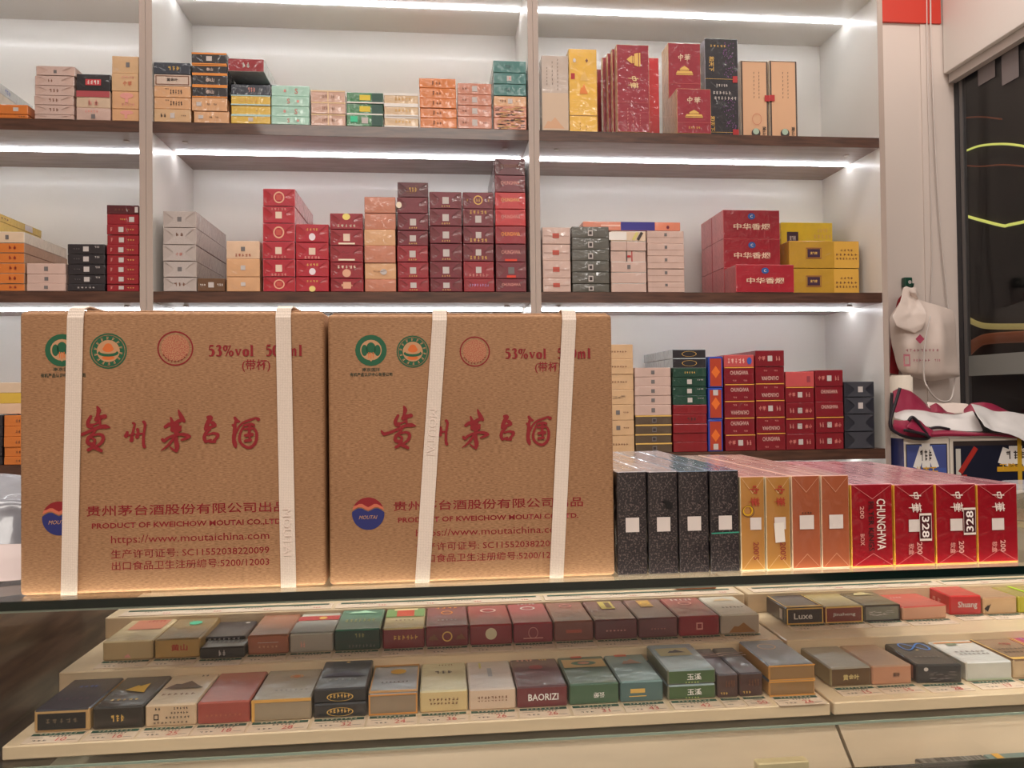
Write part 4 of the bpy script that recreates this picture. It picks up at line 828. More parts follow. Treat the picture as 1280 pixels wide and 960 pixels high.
q('dark green pack with pale green relief on top', 417.6, 475.6, fl((34, 62, 54)), fl((52, 120, 98)), (T('XXL', .05, .72, .2, ink((150, 150, 100)), 180, .22) if False else tx(3, .05, .72, .24, .2, ink((160, 156, 104))), ('rect', 0, .45, 1, .02, DK), tx(8, .1, .22, .6, .14, QD), ('T:hill', 0, .85, .7, .14, ink((170, 210, 180))), ('T:marks7', 0, .4, .7, .14, ink((190, 196, 130)))), short='dark green pack', h=.0262)
q('maroon pack with a cream top showing a red and green picture', 478, 531, fl((126, 36, 46)), fl((222, 200, 144)), (tx(6, .05, .55, .6, .22, GOLDP), ('T:rect', 0, .75, .96, .42, ink((120, 150, 90))), ('T:rect', 0, .73, .44, .34, ink((196, 70, 44))), ('T:rect', 0, .92, .6, .08, ink((226, 206, 150))), ('T:marks5', 0, .36, .5, .05, BRN)), short='cream-topped maroon pack', h=.0255)
q('maroon pack with a gold ring emblem and glowing orange top print', 532, 586, fl((122, 34, 46)), fl((130, 44, 60)), (('ring', 0, .5, .24, .5, GOLDP), ('T:marks4', 0, .92, .6, .07, ink((240, 150, 40))), ('T:ring', 0, .66, .3, .18, ink((236, 150, 60))), ('T:marks5', 0, .28, .5, .05, SP), ('hill', -.32, .5, .24, .3, BRN), ('hill', .32, .5, .24, .3, BRN)), short='gold-ringed maroon pack', h=.0255)
q('red pack with a round beige sticker on its front', 587, 640.6, fl((132, 22, 40)), fl((160, 28, 40)), (('disc', 0, .55, .27, .58, ink((206, 190, 160)), 0, 'round_sticker'), ('T:ring', 0, .7, .4, .2, ink((226, 190, 180))), ('T:rect', 0, .7, .2, .1, ink((160, 28, 40)))), short='red pack with beige sticker', h=.0255)
q('crimson pack with a ring seal, second row middle', 641.5, 691.4, fl((134, 40, 56)), fl((172, 50, 66)), (('thinring', 0, .5, .24, .56, PK), ('rect', 0, .24, .5, .04, PK), ('T:marks5', 0, .95, .5, .06, SP), ('T:ring', 0, .72, .4, .18, SP)), short='crimson ring-seal pack', h=.0255)
q('brownish maroon pack with a faint pink ring on top', 692.4, 742.2, fl((128, 72, 66)), fl((146, 84, 72)), (('rect', 0, .5, .4, .16, ink((170, 80, 66))), ('T:ring', 0, .78, .34, .18, ink((196, 110, 110)))), short='brownish maroon pack', h=.0255)
q('plum pack with a gold and green square on top', 743.4, 796.8, fl((104, 50, 58)), fl((108, 54, 62)), (tx(6, 0, .45, .5, .08, PK), ('T:rect', .02, .74, .34, .4, ink((200, 176, 90))), ('T:rect', .06, .74, .14, .3, ink((120, 90, 60)))), short='plum pack with gold square', h=.0255)
q('plum pack with a yellow-ringed emblem on top', 797.8, 847.2, fl((108, 56, 62)), fl((108, 60, 66)), (tx(5, 0, .45, .4, .06, PK), ('T:rect', 0, .75, .34, .36, ink((196, 150, 80))), ('T:ring', 0, .75, .24, .18, ink((226, 180, 60)))), short='plum yellow-ring pack', h=.0255)
q('vivid red pack with white line of characters on top', 848.6, 899.6, fl((140, 20, 38)), fl((150, 28, 42)), (('sqring', 0, .5, .16, .36, PK), ('T:marks5', 0, .88, .6, .09, SP), ('T:ring', 0, .68, .36, .18, PK)), short='vivid red pack', h=.0255)
q('silver pack with a brown hill drawing, end of left second row', 901, 949.6, fl((178, 160, 146)), fl((206, 198, 186)), (('hill', .05, .34, .7, .5, ink((150, 100, 56))), ('T:hill', .05, .8, .6, .14, ink((196, 166, 130))), ('T:marks6', .05, .36, .6, .07, TXD)), short='silver hill-drawing pack', h=.0255)
# --- second row, right rack
yy = .028
q('dark purple pack with gold border and script, first on the right rack', 982.7, 1029.5, fl((50, 40, 46)), fl((48, 42, 54)), gframe() + (T('Luxe', -.05, .5, .36, SP, 0, .5), ('T:frame', 0, .5, .99, .99, GOLDP), ('L:rect', .16, .5, .1, .6, QS)), short='dark purple pack', h=.0228, yo=yy)
q('gold-topped pack with dark red front', 1030.7, 1078.4, fl((126, 40, 34)), fl((176, 156, 106)), gframe() + (T('Jinsheng', 0, .5, .24, QS, 0, .6), ('T:hill', 0, .8, .4, .14, ink((146, 120, 66)))), short='gold-topped dark red pack', h=.0228, yo=yy)
q('bronze-green pack with landscape top and glassy front', 1079.6, 1125, fl((124, 120, 108)), fl((106, 88, 60)), gframe(DK) + (('streak', 0, .5, .8, .3, SP), ('T:hill', .05, .65, .6, .2, ink((196, 176, 130))), ('T:marks7', 0, .2, .7, .05, BRN)), short='landscape bronze pack', h=.0228, yo=yy)
q('low pack with translucent red top and salmon front', 1127, 1185, fl((218, 160, 132)), fl((206, 76, 70)), (('T:marks4', -.2, .5, .3, .05, SP),), short='low red-topped pack', h=.0185, yo=yy, rz=R(3))
q('bright red pack with flourish lettering, tilted beside the low one', 1188, 1226.4, fl((196, 46, 50)), fl((206, 40, 40)), (('t', 'Shuang', .05, .5, .4, SP, 0, .6), ('T:swirl', .2, .8, .4, .2, ink((226, 150, 140))), ('L:marks4', .5, .5, .6, .3, PK)), short='bright red flourish pack', h=.0268, yo=yy + .012, rz=R(-4))
q('tan pack with a small black leaf mark', 1229, 1271.6, fl((216, 176, 134)), fl((184, 140, 108)), (('hill', -.36, .45, .14, .5, DK, 40), ('T:rect', -.1, .9, .5, .1, DK)), short='tan leaf-mark pack', h=.0235, yo=yy + .01)
q('yellow-green pack at the right end of the second row', 1273, 1316, fl((196, 186, 50)), fl((170, 150, 70)), (('T:rect', 0, .5, .1, .9, ink((180, 210, 40))),), short='yellow-green pack', h=.0235, yo=yy + .01)
# --- third step: only its price strips and one pack show
pack('flat copper pack alone on the top step', 2, 846, 896, fl((190, 116, 66)), fl((190, 116, 66)), (), h=.006, yo=-.005, d=.05)
k_ = 0
for (xa, xb, step, nm) in ((-0.428, -0.15, 2, 'left end'), (-0.145, 0.14, 2, 'middle'), (0.145, 0.425, 2, 'right part'), (0.448, 0.74, 2, 'beyond the joint'), (0.745, 1.03, 2, 'far right')):
    o = box('price_strip', (-(xb - xa) / 2, 0, 0), ((xb - xa) / 2, 0.026, 0.0007), PINKC); o.location = ((xa + xb) / 2, TY[2] + .002, TZ[2] + .0003)
    tag(o, 'long paper price strip on the top step, %s' % nm, 'price strip', 'price strips on the top step')
    patch('rect', GRN, (xb - xa) * .96, .006, (0, .021, .0011), o, 0, 'T', 'header_bar')
    for kk in range(4):
        patch('marks6', TXD, .024, .003, ((kk - 1.5) * .066, .014, .0011), o, 0, 'T')
        patch('marks3', TXR, .012, .005, ((kk - 1.5) * .066 + .02, .006, .0011), o, 0, 'T')
# packs low behind the lower rail
def lowpack(label, x0, x1, zt, ya, d, mt, side=None, decor=()):
    a = atY(x0, 955, ya); b = atY(x1, 955, ya)
    carton('cigarette_carton', label, 'carton', 'stock low down behind the counter front', (a.x + b.x) / 2, ya, 0.6805, b.x - a.x, zt - 0.6805, d, (mt, side or mt, mt), 0, decor)
lowpack('pale cream carton edge low behind the counter front, below the dark joint', 948, 1012, 0.7575, .7385, .012, fl((224, 204, 160)))
lowpack('silver ribbed carton low behind the counter front, bottom right', 1152, 1237, 0.7475, .7385, .012, paint('silver ribbed print', (176, 170, 164), rough=.3, metal=.6, rgb2=(96, 90, 86), scale=30, stretch=(9, 1, 1)))
lowpack('grey-green carton with a yellow stroke, low at the bottom right corner', 1238.5, 1330, 0.7475, .7385, .012, fl((120, 140, 136)), decor=(('T:rect', -.35, .5, .1, .9, ink((214, 160, 70))),))

# ------------------------------------------------------------------ cartons standing on the counter
def top_sheen(nm, c1, c2): return paint(nm, c1, rough=.3, coat=1, rgb2=c2, scale=16, stretch=(2.2, .35, 1), contrast=(.4, .6), coat_bump=.12, coat_rough=.04)  # whitish and pink reflection streaks painted into the film's colour
film_sheen_w = top_sheen('film sheen white', (196, 186, 188), (150, 146, 152)); film_sheen_pink = top_sheen('film sheen pink', (214, 150, 156), (176, 96, 112)); film_sheen_blue = top_sheen('film sheen blue', (130, 146, 160), (90, 106, 124)); film_sheen_tan = top_sheen('film sheen tan', (224, 190, 170), (196, 150, 140))
filmline = paint('film crease', (210, 196, 190), rough=0.25)
CG = 'cartons standing in a row on the glass counter'
def creased(ci):
    return (('fold', 0, .82, .94, .34, ci), ('fold', 0, .16, .94, .30, ci, 180))
black_pat = paint('etched black card', (92, 78, 76), rough=.35, coat=.8, rgb2=(26, 20, 24), scale=520, contrast=(.54, .6), coat_bump=.5)
white_sq = ink((222, 210, 204)); bc = ink((86, 76, 76)); 
def counter_carton(label, x0, x1, yt, mats, decor, yj=0.0, fold=.0006, d=.28):
    Y = 0.743 + yj
    a = atY(x0, yt, Y); b = atY(x1, yt, Y); zt_ = atY((x0 + x1) / 2, yt, Y).z
    return carton('cigarette_carton', label, 'carton', CG, (a.x + b.x) / 2, Y, GT + .0004, b.x - a.x, zt_ - GT - .0004, d, mats, fold, decor, bevel=.0007)
pos4 = ['first, next to the brown case', 'second, with a black scuff', 'third, plain', 'fourth, with a green tear strip']
for i, (a, b, y) in enumerate(((770.8, 807.4, 589.5), (809.8, 846.2, 589.3), (848.0, 884.6, 588.8), (887.0, 922.8, 588))):
    de = creased(bc) + (('rect', .0, .485, .46, .14, white_sq, 0, 'blank_sticker'),)
    if i == 1: de += (('speck', .2, .66, .4, .12, ink((6, 5, 8))), ('rect', .2, .67, .22, .07, ink((6, 5, 8)), 20, 'scuff'), ('rect', .1, .7, .2, .03, ink((6, 5, 8)), 10, 'scuff'))
    if i == 3: de += (('rect', 0, .385, .98, .014, ink((60, 150, 126)), -1, 'tear_strip'),)
    counter_carton('black upright carton on the counter, %s' % pos4[i], a, b, y, (black_pat, film((44, 38, 42)), film_sheen_blue if i > 1 else film_sheen_w), de)
gold_c = film((206, 146, 74), rough=.28, metal=.35, cb=.5)
RDC = ink((176, 60, 44)); cr = ink((228, 190, 140))
counter_carton('gold upright carton with a yellow scribbled ring, left of two', 924.8, 955, 595.5, (gold_c, film((226, 206, 170)), film_sheen_tan), creased(cr) + (T('中', 0.05, .86, .42, RDC, 90, .09), T('華', .05, .73, .46, RDC, 90, .1), ('rect', .1, .5, .46, .13, white_sq, 0, 'blank_sticker'), ('ring', -.22, .64, .42, .11, ink((226, 176, 30)), 0, 'ink_ring'), ('thinring', -.2, .63, .5, .13, ink((60, 50, 40)), 0, 'ink_ring'), T("200'S", .1, .21, .24, ink((150, 60, 50)), 90, .19)), fold=.0004)
counter_carton('gold upright carton with a torn white paper patch, right of two', 956.6, 987, 595.5, (gold_c, film((226, 206, 170)), film_sheen_tan), creased(cr) + (T('中', 0.05, .86, .42, RDC, 90, .09), T('華', .05, .73, .46, RDC, 90, .1), ('rect', .05, .5, .46, .13, white_sq, 0, 'blank_sticker'), ('rect', 0.02, .4, .4, .21, ink((236, 226, 216)), -4, 'torn_paper'), T("200'S", .15, .2, .24, ink((150, 60, 50)), 90, .19)), fold=.0004)
cop = film((168, 88, 54), rough=.35, cb=.5); copside = film((230, 200, 170))
for i, (a, b) in enumerate(((989, 1024.4), (1026, 1060.6))):
    counter_carton('copper-brown upright carton with pale edges, %s' % ('left one with dark specks' if i == 0 else 'right one beside the red cartons'), a, b, 594.3 - i * .3, (cop, copside, film_sheen_tan), creased(ink((206, 150, 120))) + (('rect', 0, .5, .5, .15, white_sq, 0, 'blank_sticker'),) + ((('marks4', .0, .6, .4, .02, DK),) if i == 0 else ()), fold=.0004)
redc = film((150, 14, 28), rough=.3, cb=.6, var=.05); WI = ink((236, 220, 210)); crr = ink((206, 120, 120)); yside = film((226, 170, 60))
counter_carton('red upright carton with large white capital lettering', 1063.2, 1115, 605, (redc, yside, film_sheen_pink), creased(crr) + (T('CHUNGHWA', .2, .51, .21, WI, 90, .62), T('FILTER KINGS', -.04, .49, .13, ink((60, 20, 24)), 90, .6), T('200', -.26, .66, .1, ink((214, 150, 140)), 90, .15), T('BOX', -.26, .33, .1, ink((214, 150, 140)), 90, .14)))
for o in list(bpy.context.scene.objects)[-5:]:
    pass
RS = (T('中', 0, .86, .3, WI, 90, .09), T('華', .0, .71, .33, WI, 90, .12), ('rect', -.02, .49, .3, .15, white_sq, 0, 'blank_sticker'), T('200', .09, .21, .13, ink((222, 170, 160)), 90, .15), T('软盒', -.12, .2, .13, ink((214, 150, 140)), 90, .14))
lab328 = lambda u, v, s, rot: (('rect', u, v, .3, .34, ink((70, 16, 24)), 0, 'price_label'), ('frame', u, v, .3, .34, WI), T('328', u, v, .18 * s, ink((250, 240, 236)), rot, .26))
def vt(u, v, rot, *, w_=.26, h_=.32): return (u, v, rot, w_, h_)
counter_carton('red upright carton with a 328 label read downwards', 1117, 1167.3, 605.2, (redc, yside, film_sheen_pink), creased(crr) + RS + lab328(.24, .47, 1, 90))
counter_carton('red upright carton with a 328 label read upwards', 1168.8, 1219.4, 604.8, (redc, yside, film_sheen_pink), creased(crr) + RS + lab328(.3, .53, 1, -90))
counter_carton('rightmost red upright carton on the counter, without a number label', 1220.8, 1271, 605, (redc, yside, film_sheen_pink), creased(crr) + RS)

# ------------------------------------------------------------------ brown liquor cases
def kraft():
    m, t, N, L, b = nt('kraft cardboard')
    tc = N.new('ShaderNodeTexCoord'); mp = N.new('ShaderNodeMapping'); mp.inputs['Scale'].default_value = (.6, 1, 3.2); L.new(tc.outputs['Object'], mp.inputs['Vector'])
    n = N.new('ShaderNodeTexNoise'); n.inputs['Scale'].default_value = 420; n.inputs['Detail'].default_value = 5; L.new(mp.outputs[0], n.inputs['Vector'])
    n2 = N.new('ShaderNodeTexNoise'); n2.inputs['Scale'].default_value = 9; n2.inputs['Detail'].default_value = 3; L.new(tc.outputs['Object'], n2.inputs['Vector'])
    r = N.new('ShaderNodeValToRGB'); r.color_ramp.elements[0].position = .3; r.color_ramp.elements[1].position = .7
    r.color_ramp.elements[0].color = lin((138, 98, 66)); r.color_ramp.elements[1].color = lin((182, 138, 100)); L.new(n.outputs[0], r.inputs[0])
    mx = N.new('ShaderNodeMix'); mx.data_type = 'RGBA'; mx.blend_type = 'MULTIPLY'; mx.inputs[0].default_value = .35
    r2 = N.new('ShaderNodeValToRGB'); r2.color_ramp.elements[0].color = (.7, .66, .62, 1); r2.color_ramp.elements[1].color = (1, 1, 1, 1); r2.color_ramp.elements[0].position = .35; r2.color_ramp.elements[1].position = .65
    L.new(n2.outputs[0], r2.inputs[0]); L.new(r.outputs[0], mx.inputs[6]); L.new(r2.outputs[0], mx.inputs[7]); L.new(mx.outputs[2], b.inputs['Base Color'])
    b.inputs['Roughness'].default_value = .75
    bp = N.new('ShaderNodeBump'); bp.inputs['Strength'].default_value = .2; bp.inputs['Distance'].default_value = .0006; L.new(n.outputs[0], bp.inputs['Height']); L.new(bp.outputs[0], b.inputs['Normal'])
    return m
KR = kraft()
def weave():
    m, t, N, L, b = nt('white woven strapping')
    b.inputs['Base Color'].default_value = lin((240, 222, 208)); b.inputs['Roughness'].default_value = .4
    tc = N.new('ShaderNodeTexCoord'); mp = N.new('ShaderNodeMapping'); mp.inputs['Scale'].default_value = (1, 1, 1); L.new(tc.outputs['Object'], mp.inputs['Vector'])
    v = N.new('ShaderNodeTexVoronoi'); v.inputs['Scale'].default_value = 900; v.inputs['Randomness'].default_value = .12; L.new(mp.outputs[0], v.inputs['Vector'])
    r = N.new('ShaderNodeValToRGB'); r.color_ramp.elements[0].color = lin((244, 228, 214)); r.color_ramp.elements[1].color = lin((204, 186, 172)); r.color_ramp.elements[0].position = .3; r.color_ramp.elements[1].position = .7
    L.new(v.outputs[0], r.inputs[0]); L.new(r.outputs[0], b.inputs['Base Color'])
    bp = N.new('ShaderNodeBump'); bp.inputs['Strength'].default_value = .5; bp.inputs['Distance'].default_value = .0006; bp.invert = True; L.new(v.outputs[0], bp.inputs['Height']); L.new(bp.outputs[0], b.inputs['Normal'])
    return m
WV = weave()
RI = paint('red printing ink', (140, 24, 32), rough=.65); GI = paint('green printing ink', (30, 92, 62), rough=.65); OI = paint('orange printing ink', (214, 110, 50), rough=.65)
BI = paint('blue printing ink', (38, 42, 108), rough=.65); KI = paint('black printing ink', (52, 62, 46), rough=.65); TI = paint('tan unprinted card', (196, 148, 108), rough=.7)
STROKES_A = {  # brush strokes traced as centre lines with half widths; units: frame pixels
 '贵': [[(315, 185, 16), (332, 228, 32), (315, 290, 20), (300, 330, 24)], [(300, 340, 26), (350, 315, 30), (408, 300, 30)], [(235, 300, 20), (200, 370, 26), (208, 420, 26), (250, 428, 20)], [(230, 405, 18), (290, 395, 14), (345, 365, 20)], [(345, 330, 18), (350, 390, 18)],
        [(12, 505, 16), (45, 540, 26), (105, 528, 22), (170, 505, 22), (260, 465, 22), (350, 430, 26), (420, 425, 30), (478, 437, 5)], [(295, 470, 12), (250, 530, 24), (205, 570, 26), (200, 625, 26), (245, 640, 24)], [(275, 530, 16), (340, 518, 18), (384, 538, 24), (390, 580, 24), (360, 630, 22), (300, 672, 14)],
        [(245, 560, 14), (290, 590, 18), (268, 640, 26)], [(282, 645, 22), (245, 690, 24), (208, 712, 22)], [(270, 690, 12), (325, 700, 26), (368, 722, 22)]],
 '州': [[(683, 497, 20), (668, 540, 28)], [(752, 382, 14), (775, 395, 16), (760, 460, 17), (745, 530, 20), (735, 592, 28)], [(810, 460, 22), (818, 500, 20), (805, 552, 26)], [(690, 535, 10), (775, 515, 12)], [(800, 520, 15), (885, 508, 14)], [(888, 368, 22), (905, 400, 20), (895, 470, 18), (884, 560, 20), (885, 640, 22), (895, 672, 24)]]}
STROKES_B = {
 '茅': [[(285, 195, 10), (300, 235, 22), (322, 278, 28), (345, 312, 16)], [(203, 275, 12), (215, 310, 20), (228, 345, 18)], [(145, 372, 20), (185, 345, 22), (240, 330, 18), (300, 305, 22), (345, 298, 16)], [(220, 350, 22), (225, 400, 30)], [(240, 395, 26), (290, 378, 30), (262, 425, 28)], [(310, 365, 12), (300, 405, 20)], [(232, 355, 12), (285, 345, 12)],
        [(265, 430, 24), (258, 500, 26), (272, 580, 28), (265, 625, 18)], [(265, 630, 16), (222, 608, 12), (196, 582, 7)], [(118, 505, 18), (135, 522, 18), (170, 492, 17), (240, 462, 15), (320, 450, 18), (380, 460, 20), (416, 474, 8), (370, 493, 17), (318, 512, 10)], [(240, 482, 14), (200, 540, 17), (150, 590, 12), (103, 622, 5)]],
 '台': [[(600, 270, 20), (632, 272, 24), (600, 322, 27), (580, 370, 24), (572, 398, 18)], [(650, 330, 26), (680, 358, 16), (622, 376, 18), (580, 388, 18)], [(622, 398, 12), (575, 440, 20), (560, 490, 22), (575, 530, 18)], [(600, 455, 12), (655, 440, 15), (705, 456, 22), (690, 490, 18), (655, 528, 18)], [(620, 530, 15), (675, 533, 14)], [(585, 528, 16), (632, 508, 12)]],
 '酒': [[(885, 275, 17), (905, 305, 22), (930, 315, 14)], [(863, 352, 14), (885, 370, 20)], [(895, 315, 16), (885, 360, 20), (885, 420, 26), (875, 500, 24), (888, 560, 26), (895, 585, 14)], [(1135, 290, 22), (1108, 278, 13), (1050, 297, 15), (980, 322, 13), (930, 370, 13), (903, 430, 12)],
        [(988, 350, 12), (952, 420, 15), (935, 490, 17), (952, 545, 17), (1000, 583, 17), (1050, 590, 18), (1098, 552, 19), (1118, 490, 19), (1116, 430, 17), (1090, 385, 14)], [(1000, 352, 16), (1055, 342, 18), (1088, 352, 16)], [(1045, 345, 18), (1040, 450, 20)], [(990, 395, 13), (1080, 385, 17)], [(1000, 462, 18), (1070, 452, 22)], [(1045, 450, 14), (1045, 505, 16)], [(1000, 520, 17), (1055, 512, 18)]]}
def brush(strokes, mapf, Y, mat, parent, par_loc):
    V = []; F = []; lay = 0
    def P(x, y):
        q_ = mapf(x, y); p = atY(q_[0], q_[1], Y); return Vector((p.x, Y - lay * .00003, p.z)) - par_loc
    for st in strokes:
        pts = []
        for i in range(len(st) - 1):   # smooth resample
            p0, p1, p2, p3 = st[max(i - 1, 0)], st[i], st[i + 1], st[min(i + 2, len(st) - 1)]
            for k in range(4):
                t_ = k / 4
                pts.append(tuple(.5 * ((2 * p1[c]) + (p2[c] - p0[c]) * t_ + (2 * p0[c] - 5 * p1[c] + 4 * p2[c] - p3[c]) * t_ ** 2 + (3 * p1[c] - p0[c] - 3 * p2[c] + p3[c]) * t_ ** 3) for c in range(3)))
        pts.append(st[-1])
        s = len(V); lay += 1
        for i, (x, y, r_) in enumerate(pts):
            a = pts[max(i - 1, 0)]; b = pts[min(i + 1, len(pts) - 1)]
            dx, dy = b[0] - a[0], b[1] - a[1]; l = math.hypot(dx, dy) or 1
            r_ = max(r_, 2) * (.9 + .05 * math.sin(i * 1.9)); lay += .02
            V.append(P(x - dy / l * r_, y + dx / l * r_)); V.append(P(x + dy / l * r_, y - dx / l * r_))
        for i in range(len(pts) - 1): F.append((s + 2 * i, s + 2 * i + 1, s + 2 * i + 3, s + 2 * i + 2))
        for (x, y, r_) in (pts[0], pts[-1]):
            s2 = len(V); lay += 1
            for k in range(10): V.append(P(x + r_ * .97 * math.cos(k * .6283), y + r_ * .9 * math.sin(k * .6283)))
            F.append(tuple(range(s2, s2 + 10)))
    o = from_data('brush_character', V, F, mat, parent)
    for p in o.data.polygons:
        if p.normal.y > 0: p.flip()
    return o

def moutai_case(label, XL, XR, yt, maps, ptsd, straps, group):
    Y0 = 0.742
    a = atY(XL, 560, Y0); b = atY(XR, 560, Y0); zt_ = atY((XL + XR) / 2, yt, Y0).z
    z0 = GT + .0005
    w_, h_, d_ = b.x - a.x, zt_ - z0, 0.265
    ox = (a.x + b.x) / 2
    loc = Vector((ox, Y0, z0))
    e = bpy.data.objects.new('cardboard_case', None); link(e); e.location = loc; tag(e, label, 'cardboard box', group)
    bm = bmesh.new()
    nx, nz = 14, 12
    # body: bevelled box
    vs = [bm.verts.new(p) for p in ((-w_ / 2, 0, 0), (w_ / 2, 0, 0), (w_ / 2, d_, 0), (-w_ / 2, d_, 0), (-w_ / 2, 0, h_), (w_ / 2, 0, h_), (w_ / 2, d_, h_), (-w_ / 2, d_, h_))]
    for f in BOXF: bm.faces.new([vs[i] for i in f])
    bmesh.ops.bevel(bm, geom=bm.edges[:], offset=.0038, segments=3, affect='EDGES', profile=.5)
    for f in bm.faces: f.smooth = True
    me = bpy.data.meshes.new('box_body'); bm.to_mesh(me); bm.free()
    mesh_obj('box_body', me, e, (KR,))
    # top flaps meeting in the middle, slightly proud
    box('top_flap', (-w_ / 2 + .004, .005, h_ - .0004), (w_ / 2 - .004, d_ / 2 - .001, h_ + .0016), KR, e, .0007, 1)
    box('top_flap', (-w_ / 2 + .004, d_ / 2 + .001, h_ - .0004), (w_ / 2 - .004, d_ - .005, h_ + .0016), KR, e, .0007, 1)
    def wp(x, y, off): p = atY(x, y, Y0); return Vector((p.x - ox, -off, p.z - z0))
    def line(s, xl, xr, yb, hpx, mt=RI, bold=0.0, shear=0.0, nm='printed_text'):
        A_, B_ = wp(xl, yb, 0), wp(xr, yb, 0); hh = hpx * Y0 / FOC
        text_obj(s, mt, B_.x - A_.x, hh, ((A_.x + B_.x) / 2, -.0004, wp((xl + xr) / 2, yb, 0).z + hh / 2), e, 0, 'F', bold=bold, shear=shear, name=nm)
    for L_ in ptsd['lines']: line(*L_)
    px = Y0 / FOC
    def em(kind, cx, cy, rx, ry, mt, lay, nm=None, rot=0, n=None):
        p = wp(cx, cy, 0); return patch(kind, mt, 2 * rx * px, 2 * ry * px, (p.x, -.0003 - .00012 * lay, p.z), e, R(rot), 'F', nm)
    # green organic-farm mark
    cx, cy, r_ = ptsd['e1']
    em('disc', cx, cy, r_, r_, GI, 0, 'green_emblem'); em('disc', cx, cy - .02 * r_, r_ * .68, r_ * .66, TI, 1, 'green_emblem'); em('disc', cx, cy - .1 * r_, r_ * .3, r_ * .42, GI, 2, 'green_emblem')
    em('disc', cx - .42 * r_, cy, r_ * .2, r_ * .36, GI, 2, 'green_emblem'); em('disc', cx + .42 * r_, cy, r_ * .2, r_ * .36, GI, 2, 'green_emblem')
    em('diamond', cx, cy + .42 * r_, r_ * .26, r_ * .3, TI, 3, 'green_emblem'); em('rect', cx, cy + .35 * r_, r_ * .03, r_ * .2, OI, 4, 'green_emblem'); em('rect', cx - .14 * r_, cy + .3 * r_, r_ * .03, r_ * .18, OI, 4, 'green_emblem'); em('rect', cx + .14 * r_, cy + .3 * r_, r_ * .03, r_ * .18, OI, 4, 'green_emblem')
    # green ring with orange seal
    cx, cy, r_ = ptsd['e2']
    em('thinring', cx, cy, r_, r_, GI, 0, 'ring_emblem'); em('disc', cx, cy, r_ * .88, r_ * .88, GI, 0, 'ring_emblem'); em('disc', cx, cy, r_ * .62, r_ * .62, TI, 1, 'ring_emblem')
    for k in range(14):
        an = R(k * 360 / 14 + 10); em('marks1', cx + r_ * .75 * math.cos(an), cy + r_ * .75 * math.sin(an), r_ * .09, r_ * .09, TI, 2, 'ring_emblem', math.degrees(an) + 90)
    em('disc', cx, cy - .18 * r_, r_ * .24, r_ * .26, OI, 2, 'ring_emblem'); em('disc', cx, cy + .4 * r_, r_ * .34, r_ * .12, OI, 2, 'ring_emblem')
    em('disc', cx, cy + .12 * r_, r_ * .56, r_ * .2, GI, 3, 'ring_emblem'); em('disc', cx, cy + .02 * r_, r_ * .46, r_ * .14, TI, 4, 'ring_emblem'); em('disc', cx, cy - .12 * r_, r_ * .3, r_ * .18, OI, 5, 'ring_emblem')
    # round red seal with fine engraving
    cx, cy, r_ = ptsd['seal']
    em('thinring', cx, cy, r_, r_, RI, 0, 'round_seal'); rn = random.Random(3)
    seal_ink = paint('faded red engraving', (172, 92, 72), rough=.7, rgb2=(186, 134, 98), scale=26, contrast=(.47, .53))
    em('disc', cx, cy - .04 * r_, r_ * .78, r_ * .76, seal_ink, 0, 'round_seal')
    for k in range(9):
        an = R(30 + k * 15); em('marks1', cx + r_ * .78 * math.cos(an), cy + r_ * .78 * math.sin(an), r_ * .07, r_ * .06, RI, 2, 'round_seal', 90 - math.degrees(an))
    # round red and blue logo: two half discs with a wave
    cx, cy, r_ = ptsd['logo']
    def poly(pts, mt, lay, nm):
        V = [wp(cx + x * r_, cy + y * r_, .0003 + .00012 * lay) for x, y in pts]
        from_data(nm, V, [tuple(range(len(V)))], mt, e)
    arc = lambda a0, a1, n=16: [(math.cos(R(a0 + (a1 - a0) * k / n)), math.sin(R(a0 + (a1 - a0) * k / n))) for k in range(n + 1)]
    wave = [(-.98, -.1), (-.8, -.24), (-.6, -.33), (-.4, -.33), (-.2, -.22), (0, -.13), (.2, -.22), (.4, -.33), (.6, -.33), (.8, -.24), (.98, -.1)]
    poly(arc(5, 175, 20) + [(-.99, -.1)] + wave[1:-1] + [(.99, -.1)], BI, 1, 'round_logo')
    for wi, (off, mt) in enumerate(((-.06, OI), (-.22, PKI), (-.36, RI))):
        pass
    up = [(x, y - .12) for x, y in wave]
    top_arc = [(math.cos(R(a)), math.sin(R(a))) for a in range(-12, -169, -8)]
    poly([(-.97, -.24)] + [(x, y - .07) for x, y in wave[1:-1]] + [(.97, -.24)] + top_arc[1:-1], ink((206, 110, 84)), 1, 'round_logo')
    top2 = [(math.cos(R(a)), math.sin(R(a))) for a in range(-24, -157, -8)]
    poly([(x * .9, y - .27) for x, y in wave[1:-1]] + top2, RI, 2, 'round_logo')
    if ptsd.get('logotext', True):
        p = wp(cx, cy + .22 * r_, 0); text_obj('MOUTAI', TI, 1.1 * r_ * px, .22 * r_ * px, (p.x, -.0008, p.z), e, 0, 'F', shear=.3)
    # big brush characters
    for S_, (o_x, o_y, s_) in ((STROKES_A, (90, 490, 9.846)), (STROKES_B, (190, 490, 8.533))):
        for ch, st in S_.items():
            mf = (lambda x, y, o_x=o_x, o_y=o_y, s_=s_: maps(o_x + x / s_, o_y + y / s_))
            bo = brush(st, mf, Y0, RI, e, loc); bo.location = (0, -.0005, 0)
